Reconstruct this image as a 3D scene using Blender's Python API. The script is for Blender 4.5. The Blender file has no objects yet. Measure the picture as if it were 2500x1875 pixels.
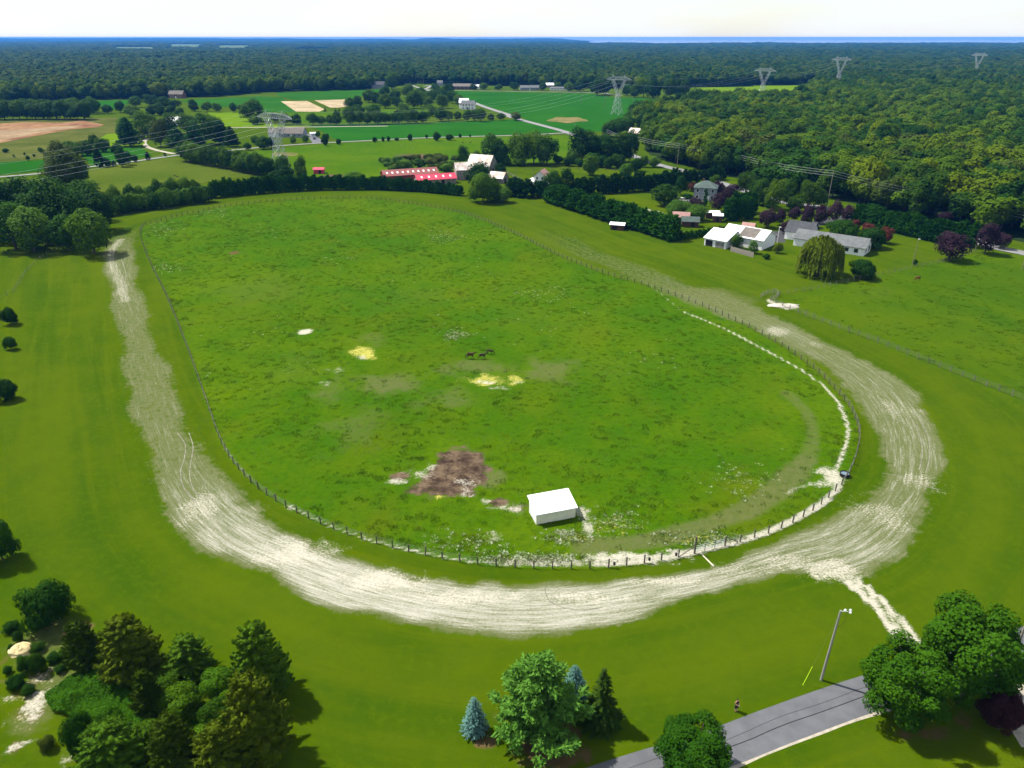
import bpy, math, random
import numpy as np
from mathutils import Vector, Matrix

# ------------------------------------------------------------------ camera
sc = bpy.context.scene
col = sc.collection
CAM_H, F_PX, HORIZON_V = 65.0, 1770.0, 91.0
PITCH = math.atan((937.5 - HORIZON_V) / F_PX)
cd = bpy.data.cameras.new('camera')
cam = bpy.data.objects.new('camera', cd)
col.objects.link(cam)
cam.location = (0, 0, CAM_H)
cam.rotation_euler = (math.pi / 2 - PITCH, 0, 0)
cd.sensor_width = 36.0
cd.lens = 36.0 * F_PX / 2500.0
cd.clip_start = 0.5
cd.clip_end = 60000
sc.camera = cam
sc.render.resolution_x, sc.render.resolution_y = 1024, 768

# ------------------------------------------------------------------ light
SUN_EL = math.radians(56)
SH = Vector((0.90, -0.44)).normalized()        # where shadows fall on the ground
sun_dir = Vector((-SH.x * math.cos(SUN_EL), -SH.y * math.cos(SUN_EL), math.sin(SUN_EL)))
ld = bpy.data.lights.new('sun', 'SUN')
ld.energy = 5.0
ld.angle = math.radians(1.2)
ld.color = (1.0, 0.955, 0.87)
so = bpy.data.objects.new('sun', ld)
col.objects.link(so)
so.location = (-300, 300, 400)
so.rotation_euler = sun_dir.to_track_quat('Z', 'Y').to_euler()

world = bpy.data.worlds.new('World')
sc.world = world
world.use_nodes = True
wn, wl = world.node_tree.nodes, world.node_tree.links
wn.clear()
w_out = wn.new('ShaderNodeOutputWorld')
w_bg = wn.new('ShaderNodeBackground')
w_sky = wn.new('ShaderNodeTexSky')
w_sky.sky_type = 'NISHITA'
w_sky.sun_disc = False
w_sky.sun_elevation = SUN_EL
w_sky.sun_rotation = math.atan2(sun_dir.x, sun_dir.y)
w_sky.altitude = 60
w_sky.dust_density = 0.6
w_tc = wn.new('ShaderNodeTexCoord')
w_map = wn.new('ShaderNodeMapping')
w_map.inputs['Scale'].default_value = (2.2, 2.2, 9.0)
w_no = wn.new('ShaderNodeTexNoise')
w_no.inputs['Scale'].default_value = 1.3
w_no.inputs['Detail'].default_value = 7
w_no.inputs['Roughness'].default_value = 0.55
w_rp = wn.new('ShaderNodeValToRGB')
w_rp.color_ramp.elements[0].position = 0.40
w_rp.color_ramp.elements[0].color = (0.4, 0.4, 0.4, 1)
w_rp.color_ramp.elements[1].position = 0.60
w_rp.color_ramp.elements[1].color = (0.9, 0.9, 0.9, 1)
w_mix = wn.new('ShaderNodeMixRGB')
w_mix.inputs['Color2'].default_value = (5.5, 5.8, 6.25, 1)       # thin bright cloud
wl.new(w_tc.outputs['Generated'], w_map.inputs['Vector'])
wl.new(w_map.outputs['Vector'], w_no.inputs['Vector'])
wl.new(w_no.outputs['Fac'], w_rp.inputs['Fac'])
wl.new(w_rp.outputs['Color'], w_mix.inputs['Fac'])
wl.new(w_sky.outputs['Color'], w_mix.inputs['Color1'])
wl.new(w_mix.outputs['Color'], w_bg.inputs['Color'])
w_bg.inputs['Strength'].default_value = 0.088
wl.new(w_bg.outputs['Background'], w_out.inputs['Surface'])

sc.view_settings.view_transform = 'Standard'
sc.view_settings.look = 'None'
sc.view_settings.gamma = 1.0
sc.view_settings.use_curve_mapping = False
sc.view_settings.exposure = 1.0
sc.render.engine = 'CYCLES'
sc.cycles.max_bounces = 5
sc.cycles.diffuse_bounces = 2
sc.cycles.transmission_bounces = 2
sc.cycles.volume_bounces = 0

# ------------------------------------------------------------------ geometry helpers
C_ = Vector((0, 0, CAM_H))
FW = Vector((0, math.cos(PITCH), -math.sin(PITCH)))
UP = Vector((0, math.sin(PITCH), math.cos(PITCH)))
VIEWS = {  # study views of the photograph: origin and scale
    'F': (0, 0, 2500 / 2212), 'S': (0, 0, 1.0),
    '1': (0, 60, 640 / 2212), '2': (600, 60, 640 / 2212), '3': (1200, 60, 640 / 2212),
    '4': (1800, 60, 700 / 2212), '5': (1650, 450, 850 / 2212), '6': (0, 1350, 750 / 2212),
    '7': (1000, 1450, 800 / 2212), '8': (1700, 1350, 800 / 2212), '9': (900, 1050, 600 / 2212),
    'A': (1400, 1100, 600 / 2212), 'B': (700, 780, 700 / 2212)}


def px(view, x, y):
    o = VIEWS[view]
    return o[0] + x * o[2], o[1] + y * o[2]


def ground_uv(u, v):
    v = max(v, HORIZON_V + 2)
    d = Vector((1, 0, 0)) * ((u - 1250) / F_PX) - UP * ((v - 937.5) / F_PX) + FW
    t = -CAM_H / d.z
    return Vector((d.x * t, d.y * t, 0.0))


def G(view, x, y):
    """ground point seen at a place of a study view"""
    return ground_uv(*px(view, x, y))


def proj(P):
    d = Vector(P) - C_
    z = d.dot(FW)
    return 1250 + F_PX * d.x / z, 937.5 - F_PX * d.dot(UP) / z


def units(P):
    """pixels per metre across, up and along the ground at P"""
    P = Vector(P)
    u0, v0 = proj(P)
    kh = abs(proj(P + Vector((0.1, 0, 0)))[0] - u0) * 10
    kv = abs(proj(P + Vector((0, 0, 0.1)))[1] - v0) * 10
    kg = abs(proj(P + Vector((0, 0.1, 0)))[1] - v0) * 10
    return kh, kv, kg


def tag(o, label=None, cat=None, group=None, kind=None):
    if label: o['label'] = label
    if cat: o['category'] = cat
    if group: o['group'] = group
    if kind: o['kind'] = kind
    return o


def empty(name, loc=(0, 0, 0), rz=0.0):
    o = bpy.data.objects.new(name, None)
    col.objects.link(o)
    o.location = loc
    o.rotation_euler = (0, 0, rz)
    o.empty_display_size = 0.3
    return o


def link(name, me, parent=None, loc=None, rz=None):
    o = bpy.data.objects.new(name, me)
    col.objects.link(o)
    if parent is not None: o.parent = parent
    if loc is not None: o.location = loc
    if rz is not None: o.rotation_euler = (0, 0, rz)
    return o


def np_mesh(name, V, Fq, mat=None, smooth=False):
    """quads or triangles from numpy arrays"""
    V = np.asarray(V, dtype=np.float32)
    Fq = np.asarray(Fq, dtype=np.int32)
    me = bpy.data.meshes.new(name)
    n, k = Fq.shape
    me.vertices.add(len(V))
    me.vertices.foreach_set('co', V.ravel())
    me.loops.add(n * k)
    me.loops.foreach_set('vertex_index', Fq.ravel())
    me.polygons.add(n)
    me.polygons.foreach_set('loop_start', np.arange(n, dtype=np.int32) * k)
    me.polygons.foreach_set('loop_total', np.full(n, k, dtype=np.int32))
    if smooth:
        me.polygons.foreach_set('use_smooth', np.ones(n, dtype=bool))
    me.update(calc_edges=True)
    if mat: me.materials.append(mat)
    return me


class MB:
    """collects simple solids into one mesh"""
    def __init__(s):
        s.v, s.f = [], []

    def add(s, vs, fs):
        n = len(s.v)
        s.v += [tuple(p) for p in vs]
        s.f += [tuple(i + n for i in f) for f in fs]
        return s

    def box(s, c, d, rz=0.0):
        hx, hy, hz = d[0] / 2, d[1] / 2, d[2] / 2
        cr, sr = math.cos(rz), math.sin(rz)
        vs = []
        for z in (-hz, hz):
            for x, y in ((-hx, -hy), (hx, -hy), (hx, hy), (-hx, hy)):
                vs.append((c[0] + x * cr - y * sr, c[1] + x * sr + y * cr, c[2] + z))
        return s.add(vs, [(3, 2, 1, 0), (4, 5, 6, 7), (0, 1, 5, 4), (1, 2, 6, 5), (2, 3, 7, 6), (3, 0, 4, 7)])

    def bar(s, a, b, w, w2=None):
        return s.tube([a, b], [w, w2 or w], 4)

    def tube(s, pts, rad, sides=6, cap=True):
        pts = [Vector(p) for p in pts]
        n0 = len(s.v)
        m = len(pts)
        for i, p in enumerate(pts):
            d = (pts[min(i + 1, m - 1)] - pts[max(i - 1, 0)]).normalized()
            a = d.cross(Vector((0, 0, 1)))
            if a.length < 1e-3: a = d.cross(Vector((1, 0, 0)))
            a.normalize()
            b = a.cross(d)
            r = rad[i] if isinstance(rad, (list, tuple)) else rad
            for k in range(sides):
                t = 2 * math.pi * (k + 0.5) / sides
                s.v.append(tuple(p + (a * math.cos(t) + b * math.sin(t)) * r))
        for i in range(m - 1):
            for k in range(sides):
                k2 = (k + 1) % sides
                s.f.append((n0 + i * sides + k, n0 + i * sides + k2, n0 + (i + 1) * sides + k2, n0 + (i + 1) * sides + k))
        if cap:
            s.f.append(tuple(n0 + k for k in reversed(range(sides))))
            s.f.append(tuple(n0 + (m - 1) * sides + k for k in range(sides)))
        return s

    def prism(s, poly, z0, z1):
        n = len(poly)
        vs = [(x, y, z0) for x, y in poly] + [(x, y, z1) for x, y in poly]
        fs = [tuple(reversed(range(n))), tuple(range(n, 2 * n))]
        fs += [(i, (i + 1) % n, n + (i + 1) % n, n + i) for i in range(n)]
        return s.add(vs, fs)

    def mesh(s, name, mat, smooth=False):
        me = bpy.data.meshes.new(name)
        me.from_pydata(s.v, [], s.f)
        if smooth:
            for p in me.polygons: p.use_smooth = True
        if mat: me.materials.append(mat)
        return me

    def build(s, name, mat, parent=None, smooth=False):
        return link(name, s.mesh(name, mat, smooth), parent)


def catmull(pts, n=8, closed=False):
    P = [np.array(p, dtype=float) for p in pts]
    m = len(P)
    out = []
    rng = range(m if closed else m - 1)
    for i in rng:
        if closed:
            a, b, c, d = P[(i - 1) % m], P[i], P[(i + 1) % m], P[(i + 2) % m]
        else:
            a, b, c, d = P[max(i - 1, 0)], P[i], P[i + 1], P[min(i + 2, m - 1)]
        for k in range(n):
            t = k / n
            out.append(0.5 * ((2 * b) + (-a + c) * t + (2 * a - 5 * b + 4 * c - d) * t * t + (-a + 3 * b - 3 * c + d) * t ** 3))
    if not closed: out.append(P[-1])
    return np.array(out)


def resample(pts, step, closed=False):
    P = np.array(pts, dtype=float)
    if closed: P = np.vstack([P, P[:1]])
    seg = np.linalg.norm(np.diff(P, axis=0), axis=1)
    L = np.concatenate([[0], np.cumsum(seg)])
    n = max(1, int(round(L[-1] / step)))
    t = np.linspace(0, L[-1], n + 1)
    out = np.stack([np.interp(t, L, P[:, k]) for k in range(P.shape[1])], axis=1)
    return out[:-1] if closed else out


def in_poly(X, Y, poly):
    poly = np.asarray(poly)[:, :2]
    r = np.zeros(np.shape(X), dtype=bool)
    j = len(poly) - 1
    for i in range(len(poly)):
        xi, yi = poly[i]; xj, yj = poly[j]
        if yi != yj:
            c = ((yi > Y) != (yj > Y)) & (X < (xj - xi) * (Y - yi) / (yj - yi) + xi)
            r ^= c
        j = i
    return r


def vnoise(X, Y, seed=0):
    xi, yi = np.floor(X).astype(np.int64), np.floor(Y).astype(np.int64)
    fx, fy = X - xi, Y - yi
    fx, fy = fx * fx * (3 - 2 * fx), fy * fy * (3 - 2 * fy)

    def h(a, b):
        n = (a * 374761393 + b * 668265263 + seed * 1442695041) & 0xffffffff
        n = ((n ^ (n >> 13)) * 1274126177) & 0xffffffff
        return ((n ^ (n >> 16)) & 0xffff) / 65535.0
    return (h(xi, yi) * (1 - fx) + h(xi + 1, yi) * fx) * (1 - fy) + (h(xi, yi + 1) * (1 - fx) + h(xi + 1, yi + 1) * fx) * fy


def sstep(a, b, x):
    t = np.clip((x - a) / (b - a), 0, 1)
    return t * t * (3 - 2 * t)


# ------------------------------------------------------------------ materials
MATS = {}


class NT:
    def __init__(s, name):
        s.m = bpy.data.materials.new(name)
        s.m.use_nodes = True
        s.t = s.m.node_tree
        s.t.nodes.clear()
        s.out = s.t.nodes.new('ShaderNodeOutputMaterial')

    def n(s, typ, **kw):
        nd = s.t.nodes.new(typ)
        for k, v in kw.items():
            if k in nd.inputs.keys(): nd.inputs[k].default_value = v
            else: setattr(nd, k, v)
        return nd

    def l(s, a, b):
        s.t.links.new(a, b)

    def math(s, op, a, b=None, c=None):
        nd = s.t.nodes.new('ShaderNodeMath')
        nd.operation = op
        for i, q in enumerate((a, b, c)):
            if q is None: continue
            if isinstance(q, (int, float)): nd.inputs[i].default_value = q
            else: s.l(q, nd.inputs[i])
        return nd.outputs[0]

    def mix(s, fac, a, b, mode='MIX'):
        nd = s.t.nodes.new('ShaderNodeMixRGB')
        nd.blend_type = mode
        for i, q in enumerate((fac, a, b)):
            if isinstance(q, (int, float)): nd.inputs[i].default_value = q
            elif isinstance(q, (tuple, list)): nd.inputs[i].default_value = (*q[:3], 1)
            else: s.l(q, nd.inputs[i])
        return nd.outputs[0]

    def noise(s, vec, scale, detail=4, rough=0.55, dist=0.0):
        nd = s.t.nodes.new('ShaderNodeTexNoise')
        nd.inputs['Scale'].default_value = scale
        nd.inputs['Detail'].default_value = detail
        nd.inputs['Roughness'].default_value = rough
        nd.inputs['Distortion'].default_value = dist
        if vec is not None: s.l(vec, nd.inputs['Vector'])
        return nd.outputs['Fac']

    def remap(s, x, a, b, c=0.0, d=1.0, smooth=True):
        nd = s.t.nodes.new('ShaderNodeMapRange')
        nd.interpolation_type = 'SMOOTHSTEP' if smooth else 'LINEAR'
        s.l(x, nd.inputs[0])
        for i, v in enumerate((a, b, c, d)): nd.inputs[i + 1].default_value = v
        return nd.outputs[0]

    def bsdf(s, color, rough=0.8, spec=0.25, normal=None, metal=0.0):
        b = s.t.nodes.new('ShaderNodeBsdfPrincipled')
        if isinstance(color, (tuple, list)): b.inputs['Base Color'].default_value = (*color[:3], 1)
        else: s.l(color, b.inputs['Base Color'])
        if isinstance(rough, (int, float)): b.inputs['Roughness'].default_value = rough
        else: s.l(rough, b.inputs['Roughness'])
        b.inputs['Specular IOR Level'].default_value = spec
        b.inputs['Metallic'].default_value = metal
        if normal is not None: s.l(normal, b.inputs['Normal'])
        return b.outputs[0]

    def bump(s, h, strength=0.4, dist=0.1):
        nd = s.t.nodes.new('ShaderNodeBump')
        nd.inputs['Strength'].default_value = strength
        nd.inputs['Distance'].default_value = dist
        s.l(h, nd.inputs['Height'])
        return nd.outputs[0]

    def done(s, shader):
        s.l(shader, s.out.inputs['Surface'])
        return s.m


def plain(name, c, rough=0.7, var=0.25, scale=1.5, spec=0.25, metal=0.0, c2=None, bump=0.0, stretch=None):
    """painted / weathered surface with blotchy wear"""
    if name in MATS: return MATS[name]
    t = NT(name)
    co = t.n('ShaderNodeTexCoord').outputs['Object']
    if stretch:
        mp = t.n('ShaderNodeMapping')
        mp.inputs['Scale'].default_value = stretch
        t.l(co, mp.inputs['Vector'])
        co = mp.outputs['Vector']
    n1 = t.noise(co, scale, 6, 0.6)
    f = t.remap(n1, 0.3, 0.7)
    dark = c2 or tuple(x * (1 - var) for x in c)
    cc = t.mix(f, dark, tuple(min(x * (1 + var * 0.4), 0.9) for x in c))
    nb = t.bump(t.noise(co, scale * 6, 3), bump, 0.03) if bump else None
    MATS[name] = t.done(t.bsdf(cc, rough, spec, nb, metal))
    return MATS[name]


def foliage(name, c1, c2, trans=0.3, hue=0.0, nscale=0.35):
    """leaves: colour differs from plant to plant and from spray to spray"""
    if name in MATS: return MATS[name]
    t = NT(name)
    oi = t.n('ShaderNodeObjectInfo')
    geo = t.n('ShaderNodeNewGeometry')
    n1 = t.noise(geo.outputs['Position'], nscale, 3)
    n2 = t.noise(geo.outputs['Position'], nscale * 9, 2)
    f = t.math('ADD', t.math('MULTIPLY', oi.outputs['Random'], 0.55), t.math('MULTIPLY', n1, 0.5))
    f = t.math('ADD', f, t.math('MULTIPLY', t.math('SUBTRACT', n2, 0.5), 0.5))
    n3 = t.noise(geo.outputs['Position'], 0.022, 2)
    f = t.math('ADD', f, t.math('MULTIPLY', t.math('SUBTRACT', n3, 0.5), 0.9))
    f = t.remap(f, 0.12, 0.95)
    cc = t.mix(f, c1, c2)
    d = t.bsdf(cc, 0.7, 0.04)
    tr = t.n('ShaderNodeBsdfTranslucent')
    tc = t.mix(1.0, cc, (1.25, 1.2, 0.5), 'MULTIPLY')
    t.l(tc, tr.inputs['Color'])
    mx = t.n('ShaderNodeMixShader')
    mx.inputs[0].default_value = trans
    t.l(d, mx.inputs[1]); t.l(tr.outputs[0], mx.inputs[2])
    MATS[name] = t.done(mx.outputs[0])
    return MATS[name]


LEAF = {
    'green':  foliage('leaf_green', (0.013, 0.044, 0.0012), (0.054, 0.116, 0.0022)),
    'forest': foliage('leaf_forest', (0.006, 0.032, 0.001), (0.068, 0.124, 0.0015)),
    'forestlight': foliage('leaf_forest_light', (0.040, 0.084, 0.001), (0.098, 0.140, 0.0015)),
    'farlight': foliage('leaf_farwood_light', (0.024, 0.056, 0.003), (0.056, 0.084, 0.004)),
    'farwood': foliage('leaf_farwood', (0.008, 0.034, 0.003), (0.042, 0.078, 0.004)),
    'dark':   foliage('leaf_dark', (0.007, 0.034, 0.0015), (0.028, 0.082, 0.0028)),
    'light':  foliage('leaf_light', (0.045, 0.11, 0.008), (0.080, 0.155, 0.012)),
    'maple':  foliage('leaf_maple', (0.012, 0.054, 0.0012), (0.042, 0.114, 0.0025)),
    'hedge':  foliage('needle_hedge', (0.008, 0.046, 0.002), (0.026, 0.098, 0.0035)),
    'hedgedark': foliage('needle_hedge_dark', (0.008, 0.038, 0.005), (0.018, 0.064, 0.007)),
    'juniper': foliage('needle_juniper', (0.030, 0.060, 0.002), (0.086, 0.122, 0.004), nscale=0.6),
    'junigreen': foliage('needle_juniper_green', (0.026, 0.080, 0.003), (0.076, 0.150, 0.006), nscale=0.6),
    'spruce': foliage('needle_spruce', (0.018, 0.046, 0.003), (0.060, 0.092, 0.005)),
    'blue':   foliage('needle_blue', (0.045, 0.115, 0.100), (0.090, 0.185, 0.160), 0.15),
    'pine':   foliage('needle_pine', (0.046, 0.135, 0.010), (0.110, 0.240, 0.036), 0.25, nscale=0.5),
    'bluepine': foliage('needle_bluepine', (0.014, 0.060, 0.012), (0.036, 0.105, 0.024), 0.2),
    'purple': foliage('leaf_purple', (0.018, 0.009, 0.017), (0.034, 0.015, 0.025), 0.15),
    'red':    foliage('leaf_red', (0.050, 0.014, 0.012), (0.110, 0.030, 0.020), 0.2),
    'plumred': foliage('leaf_plumred', (0.034, 0.012, 0.014), (0.080, 0.030, 0.030), 0.2),
    'willow': foliage('leaf_willow', (0.062, 0.098, 0.003), (0.130, 0.165, 0.006)),
    'brown':  foliage('leaf_brownish', (0.030, 0.052, 0.005), (0.066, 0.088, 0.009), 0.2),
    'vine':   foliage('leaf_vine', (0.034, 0.105, 0.002), (0.078, 0.165, 0.004), nscale=0.8),
}
BARK = plain('bark', (0.13, 0.10, 0.075), 0.9, 0.4, 3.0, bump=0.5, stretch=(1, 1, 0.3))


def grass_sheet_mat(name, c1, c2, scale=0.05, fine=1.2, bumps=0.4):
    t = NT(name)
    co = t.n('ShaderNodeNewGeometry').outputs['Position']
    n1 = t.noise(co, scale, 6, 0.6)
    n2 = t.noise(co, fine, 4, 0.6)
    f = t.math('ADD', t.math('MULTIPLY', n1, 0.75), t.math('MULTIPLY', n2, 0.45))
    cc = t.mix(t.remap(f, 0.38, 0.85), c1, c2)
    return t.done(t.bsdf(cc, 0.95, 0.0, t.bump(n2, bumps, 0.25)))


# ------------------------------------------------------------------ ground
TRACK = [  # inner edge, outer edge of the worn ring, how worn
    ((288, 515), (225, 530), .40), ((292, 560), (225, 575), .54), ((300, 610), (235, 620), .54), ((325, 680), (243, 690), .50),
    ((355, 760), (258, 780), .46), ((390, 850), (280, 880), .48), ((430, 940), (300, 970), .50), ((475, 1020), (325, 1050), .56),
    ((530, 1085), (365, 1120), .72), ((610, 1140), (430, 1180), .86), ((700, 1180), (560, 1240), .96), ((800, 1212), (700, 1300), .98),
    ((950, 1245), (880, 1350), .96), ((1100, 1262), (1080, 1372), .92), ((1250, 1262), (1270, 1355), .90), ((1400, 1245), (1420, 1318), .86),
    ((1550, 1215), (1580, 1275), .78), ((1680, 1175), (1730, 1240), .68), ((1780, 1125), (1880, 1230), .72), ((1850, 1070), (1990, 1140), .60),
    ((1885, 1010), (2040, 1060), .58), ((1892, 950), (2040, 980), .60), ((1880, 905), (2020, 915), .60), ((1840, 850), (1985, 860), .58),
    ((1790, 805), (1930, 810), .58), ((1720, 760), (1850, 765), .54), ((1630, 710), (1760, 725), .58), ((1530, 660), (1660, 685), .48),
    ((1430, 620), (1540, 640), .40), ((1330, 580), (1420, 592), .34), ((1230, 540), (1310, 553), .30), ((1140, 500), (1210, 508), .22),
    ((1060, 468), (1120, 470), .06), ((960, 445), (1000, 430), 0), ((800, 428), (800, 415), 0), ((620, 433), (600, 420), 0),
    ((470, 450), (440, 440), 0), ((340, 485), (290, 480), .12)]
FENCE_F = [(310, 490), (305, 515), (330, 580), (360, 640), (400, 740), (440, 850), (480, 960), (530, 1030), (600, 1085), (700, 1135),
           (800, 1170), (900, 1195), (1000, 1215), (1100, 1225), (1200, 1228), (1300, 1227), (1400, 1215), (1480, 1200), (1560, 1180),
           (1640, 1158), (1700, 1135), (1760, 1100), (1800, 1065), (1830, 1030), (1850, 980), (1855, 935), (1840, 890), (1810, 850),
           (1760, 800), (1690, 750), (1600, 700), (1500, 655), (1400, 620), (1300, 590), (1200, 550), (1100, 500), (1000, 462),
           (900, 443), (800, 430), (700, 430), (600, 435), (500, 445), (400, 465), (340, 480)]
fence_loop = catmull([G('F', *p) for p in FENCE_F], 6, True)


def axis(fine0, fine1, step, far0, far1):
    a = [fine0]
    x = fine0; s = step
    while x > far0:
        s *= 1.22; x -= s; a.append(max(x, far0))
    b = list(np.arange(fine0 + step, fine1, step))
    x = b[-1]; s = step
    while x < far1:
        s *= 1.22; x += s; b.append(min(x, far1))
    return np.array(sorted(set(a)) + b)


FAR = 30000.0
gx = axis(-222, 214, 0.8, -FAR, FAR)
yf = [28.0]
while yf[-1] < 400: yf.append(yf[-1] + 0.42 + yf[-1] * 0.0024)
gy = np.concatenate([[-3000, -800, -200, -50, 0, 15, 23], yf, np.array([404, 410, 420, 440, 470, 520, 600, 750, 1000, 1500, 2500, 4500, 8000, 14000, 22000, FAR])])
nx, ny = len(gx), len(gy)
GX, GY = np.meshgrid(gx, gy)
GX, GY = GX.ravel(), GY.ravel()
NV = len(GX)
near = (GX > -300) & (GX < 330) & (GY > 10) & (GY < 440)
PX, PY = GX[near], GY[near]


def poly_dist(pts, X, Y, closed=False, extra=None):
    """distance to a polyline, signed offset, arc length, interpolated extra"""
    P = np.asarray(pts)[:, :2]
    m = len(P)
    best = np.full(X.shape, 1e9); off = np.zeros(X.shape); arc = np.zeros(X.shape)
    ex = np.zeros((len(extra), len(X))) if extra is not None else None
    L = 0.0
    for i in range(m if closed else m - 1):
        a, b = P[i], P[(i + 1) % m]
        d = b - a
        l = math.hypot(*d)
        if l < 1e-6: continue
        t = np.clip(((X - a[0]) * d[0] + (Y - a[1]) * d[1]) / (l * l), 0, 1)
        qx, qy = X - a[0] - t * d[0], Y - a[1] - t * d[1]
        dd = np.hypot(qx, qy)
        k = dd < best
        best[k] = dd[k]
        sg = np.sign(d[0] * qy - d[1] * qx)
        off[k] = (sg * dd)[k]
        arc[k] = (L + t * l)[k]
        if extra is not None:
            for j, e in enumerate(extra):
                ex[j][k] = (e[i] + (e[(i + 1) % m] - e[i]) * t)[k]
        L += l
    return best, off, arc, ex


tr_c, tr_h, tr_s = [], [], []
for a, b, s in TRACK:
    A, B = G('F', *a), G('F', *b)
    tr_c.append((A + B) / 2); tr_h.append((A - B).length / 2); tr_s.append(s)
tr4 = catmull([(p.x, p.y, h, s) for p, h, s in zip(tr_c, tr_h, tr_s)], 5, True)
td, toff, tarc, tex = poly_dist(tr4, PX, PY, True, [tr4[:, 2], tr4[:, 3]])
wob = (vnoise(PX / 12, PY / 12, 1) - .5) * 0.5 + (vnoise(PX / 3, PY / 3, 2) - .5) * 0.3
m_dirt = tex[1] * (1 - sstep(0.55, 1.28, np.abs(toff) / np.maximum(tex[0], 1) + wob))
m_sand = np.zeros(NV)[near]; m_mud = m_sand.copy(); m_hay = m_sand.copy(); m_dry = m_sand.copy(); m_soil = m_sand.copy()


def add_line(arr, view, pts, width, val, soft=0.6):
    P = catmull([G(view, *p) for p in pts], 6)
    d, _, _, _ = poly_dist(P, PX, PY)
    w = width * (0.75 + 0.5 * vnoise(PX / 4, PY / 4, 5))
    np.maximum(arr, val * (1 - sstep(w * (1 - soft), w * (1 + soft * .6), d)), out=arr)


def add_patch(arr, view, x, y, rx, ry, val, soft=0.5, warp=0.5, seed=0, rot=0.0):
    """an uneven patch; rx, ry are its half extents in the study view"""
    c = G(view, x, y)
    s = VIEWS[view][2]
    kh, kv, kg = units(c)
    ax, ay = rx * s / kh, ry * s / kg
    dx, dy = PX - c.x, PY - c.y
    if rot:
        dx, dy = dx * math.cos(rot) + dy * math.sin(rot), -dx * math.sin(rot) + dy * math.cos(rot)
    r = np.hypot(dx / ax, dy / ay)
    q = max(min(ax, ay) * 0.6, 0.8)
    r = r + ((vnoise(PX / q, PY / q, 11 + seed) - .5) * 1.0 + (vnoise(PX / q * 2.7, PY / q * 2.7, 31 + seed) - .5) * .6) * warp
    np.maximum(arr, val * (1 - sstep(1 - soft, 1 + soft * .4, r)), out=arr)


# pale sand paths along the inside of the fence
add_line(m_sand, 'F', [(1475, 673), (1560, 708), (1650, 755), (1740, 805), (1800, 855), (1828, 910), (1830, 950), (1812, 1000), (1800, 1030)], 0.5, .78)
add_line(m_sand, 'F', [(1800, 1030), (1812, 1048), (1790, 1075), (1755, 1100), (1690, 1135), (1620, 1162), (1540, 1183), (1470, 1198), (1380, 1212), (1290, 1218)], 0.75, .9)
add_line(m_sand, 'F', [(620, 1092), (720, 1138), (820, 1172), (920, 1195), (1010, 1211), (1090, 1218)], 0.45, .62)
add_line(m_sand, 'F', [(350, 625), (400, 735), (440, 845), (482, 955), (535, 1030)], 0.25, .34)
add_line(m_sand, 'F', [(1400, 612), (1475, 673)], 0.3, .5)
add_patch(m_sand, 'F', 1360, 1207, 130, 16, .95, .6, .5, 1)
add_patch(m_sand, 'F', 1180, 1214, 130, 13, .72, .6, .6, 2)
add_patch(m_sand, 'F', 1480, 1190, 60, 9, .62, .6, .6, 3)
add_patch(m_sand, 'F', 1800, 1030, 34, 22, .85, .7, .7, 4)
add_patch(m_sand, 'F', 1775, 1045, 40, 10, .6, .7, .7, 5)
add_line(m_dry, 'A', [(90, 850), (400, 840), (700, 805), (1000, 730), (1300, 640), (1600, 520), (1850, 340), (2100, 90)], 2.4, .85)
add_line(m_dry, 'F', [(1743, 997), (1757, 940), (1742, 890), (1700, 850)], 1.6, .6)
add_line(m_sand, 'A', [(1930, 380), (2060, 325), (2212, 290)], 0.5, .5)
# spur to the lane and the trampled fan
add_line(m_sand, 'F', [(1838, 1264), (1876, 1296), (1914, 1340), (1955, 1392)], .75, 1.0, .5)
add_line(m_sand, 'F', [(1856, 1256), (1897, 1288), (1938, 1330), (1985, 1384)], .65, .9, .5)
add_line(m_sand, 'F', [(1845, 1262), (1885, 1292), (1925, 1335), (1968, 1388)], 1.6, .5, .5)
add_patch(m_sand, 'F', 1800, 1232, 85, 34, .72, .7, .5, 6)
add_patch(m_sand, 'F', 1700, 1215, 80, 22, .55, .7, .5, 16)
add_patch(m_hay, 'F', 1780, 1245, 70, 10, .45, .7, .8, 7)
# bright tyre-scoured stretches of the ring
for x, y, rx, ry, v in ((640, 1190, 110, 42, .72), (820, 1255, 140, 30, .85), (1010, 1290, 160, 22, .8), (1260, 1290, 120, 18, .75), (1450, 1255, 120, 12, .8),
                        (1930, 880, 60, 50, .5), (1990, 1040, 60, 30, .55), (1900, 1110, 90, 60, .5),
                        (1680, 715, 50, 16, .6), (1760, 745, 40, 12, .45), (430, 1095, 60, 50, .6), (1600, 1230, 90, 20, .5)):
    add_patch(m_sand, 'F', x, y, rx, ry, v * .92, .85, .6, int(x))
add_line(m_sand, 'F', [(262, 518), (240, 545), (245, 580), (262, 615), (268, 650)], 2.2, .52, .8)
add_patch(m_sand, '5', 1560, 1440, 45, 20, .5, .9, .8, 21)
add_patch(m_dry, '5', 250, 720, 330, 90, .75, .8, .5, 22)
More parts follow.
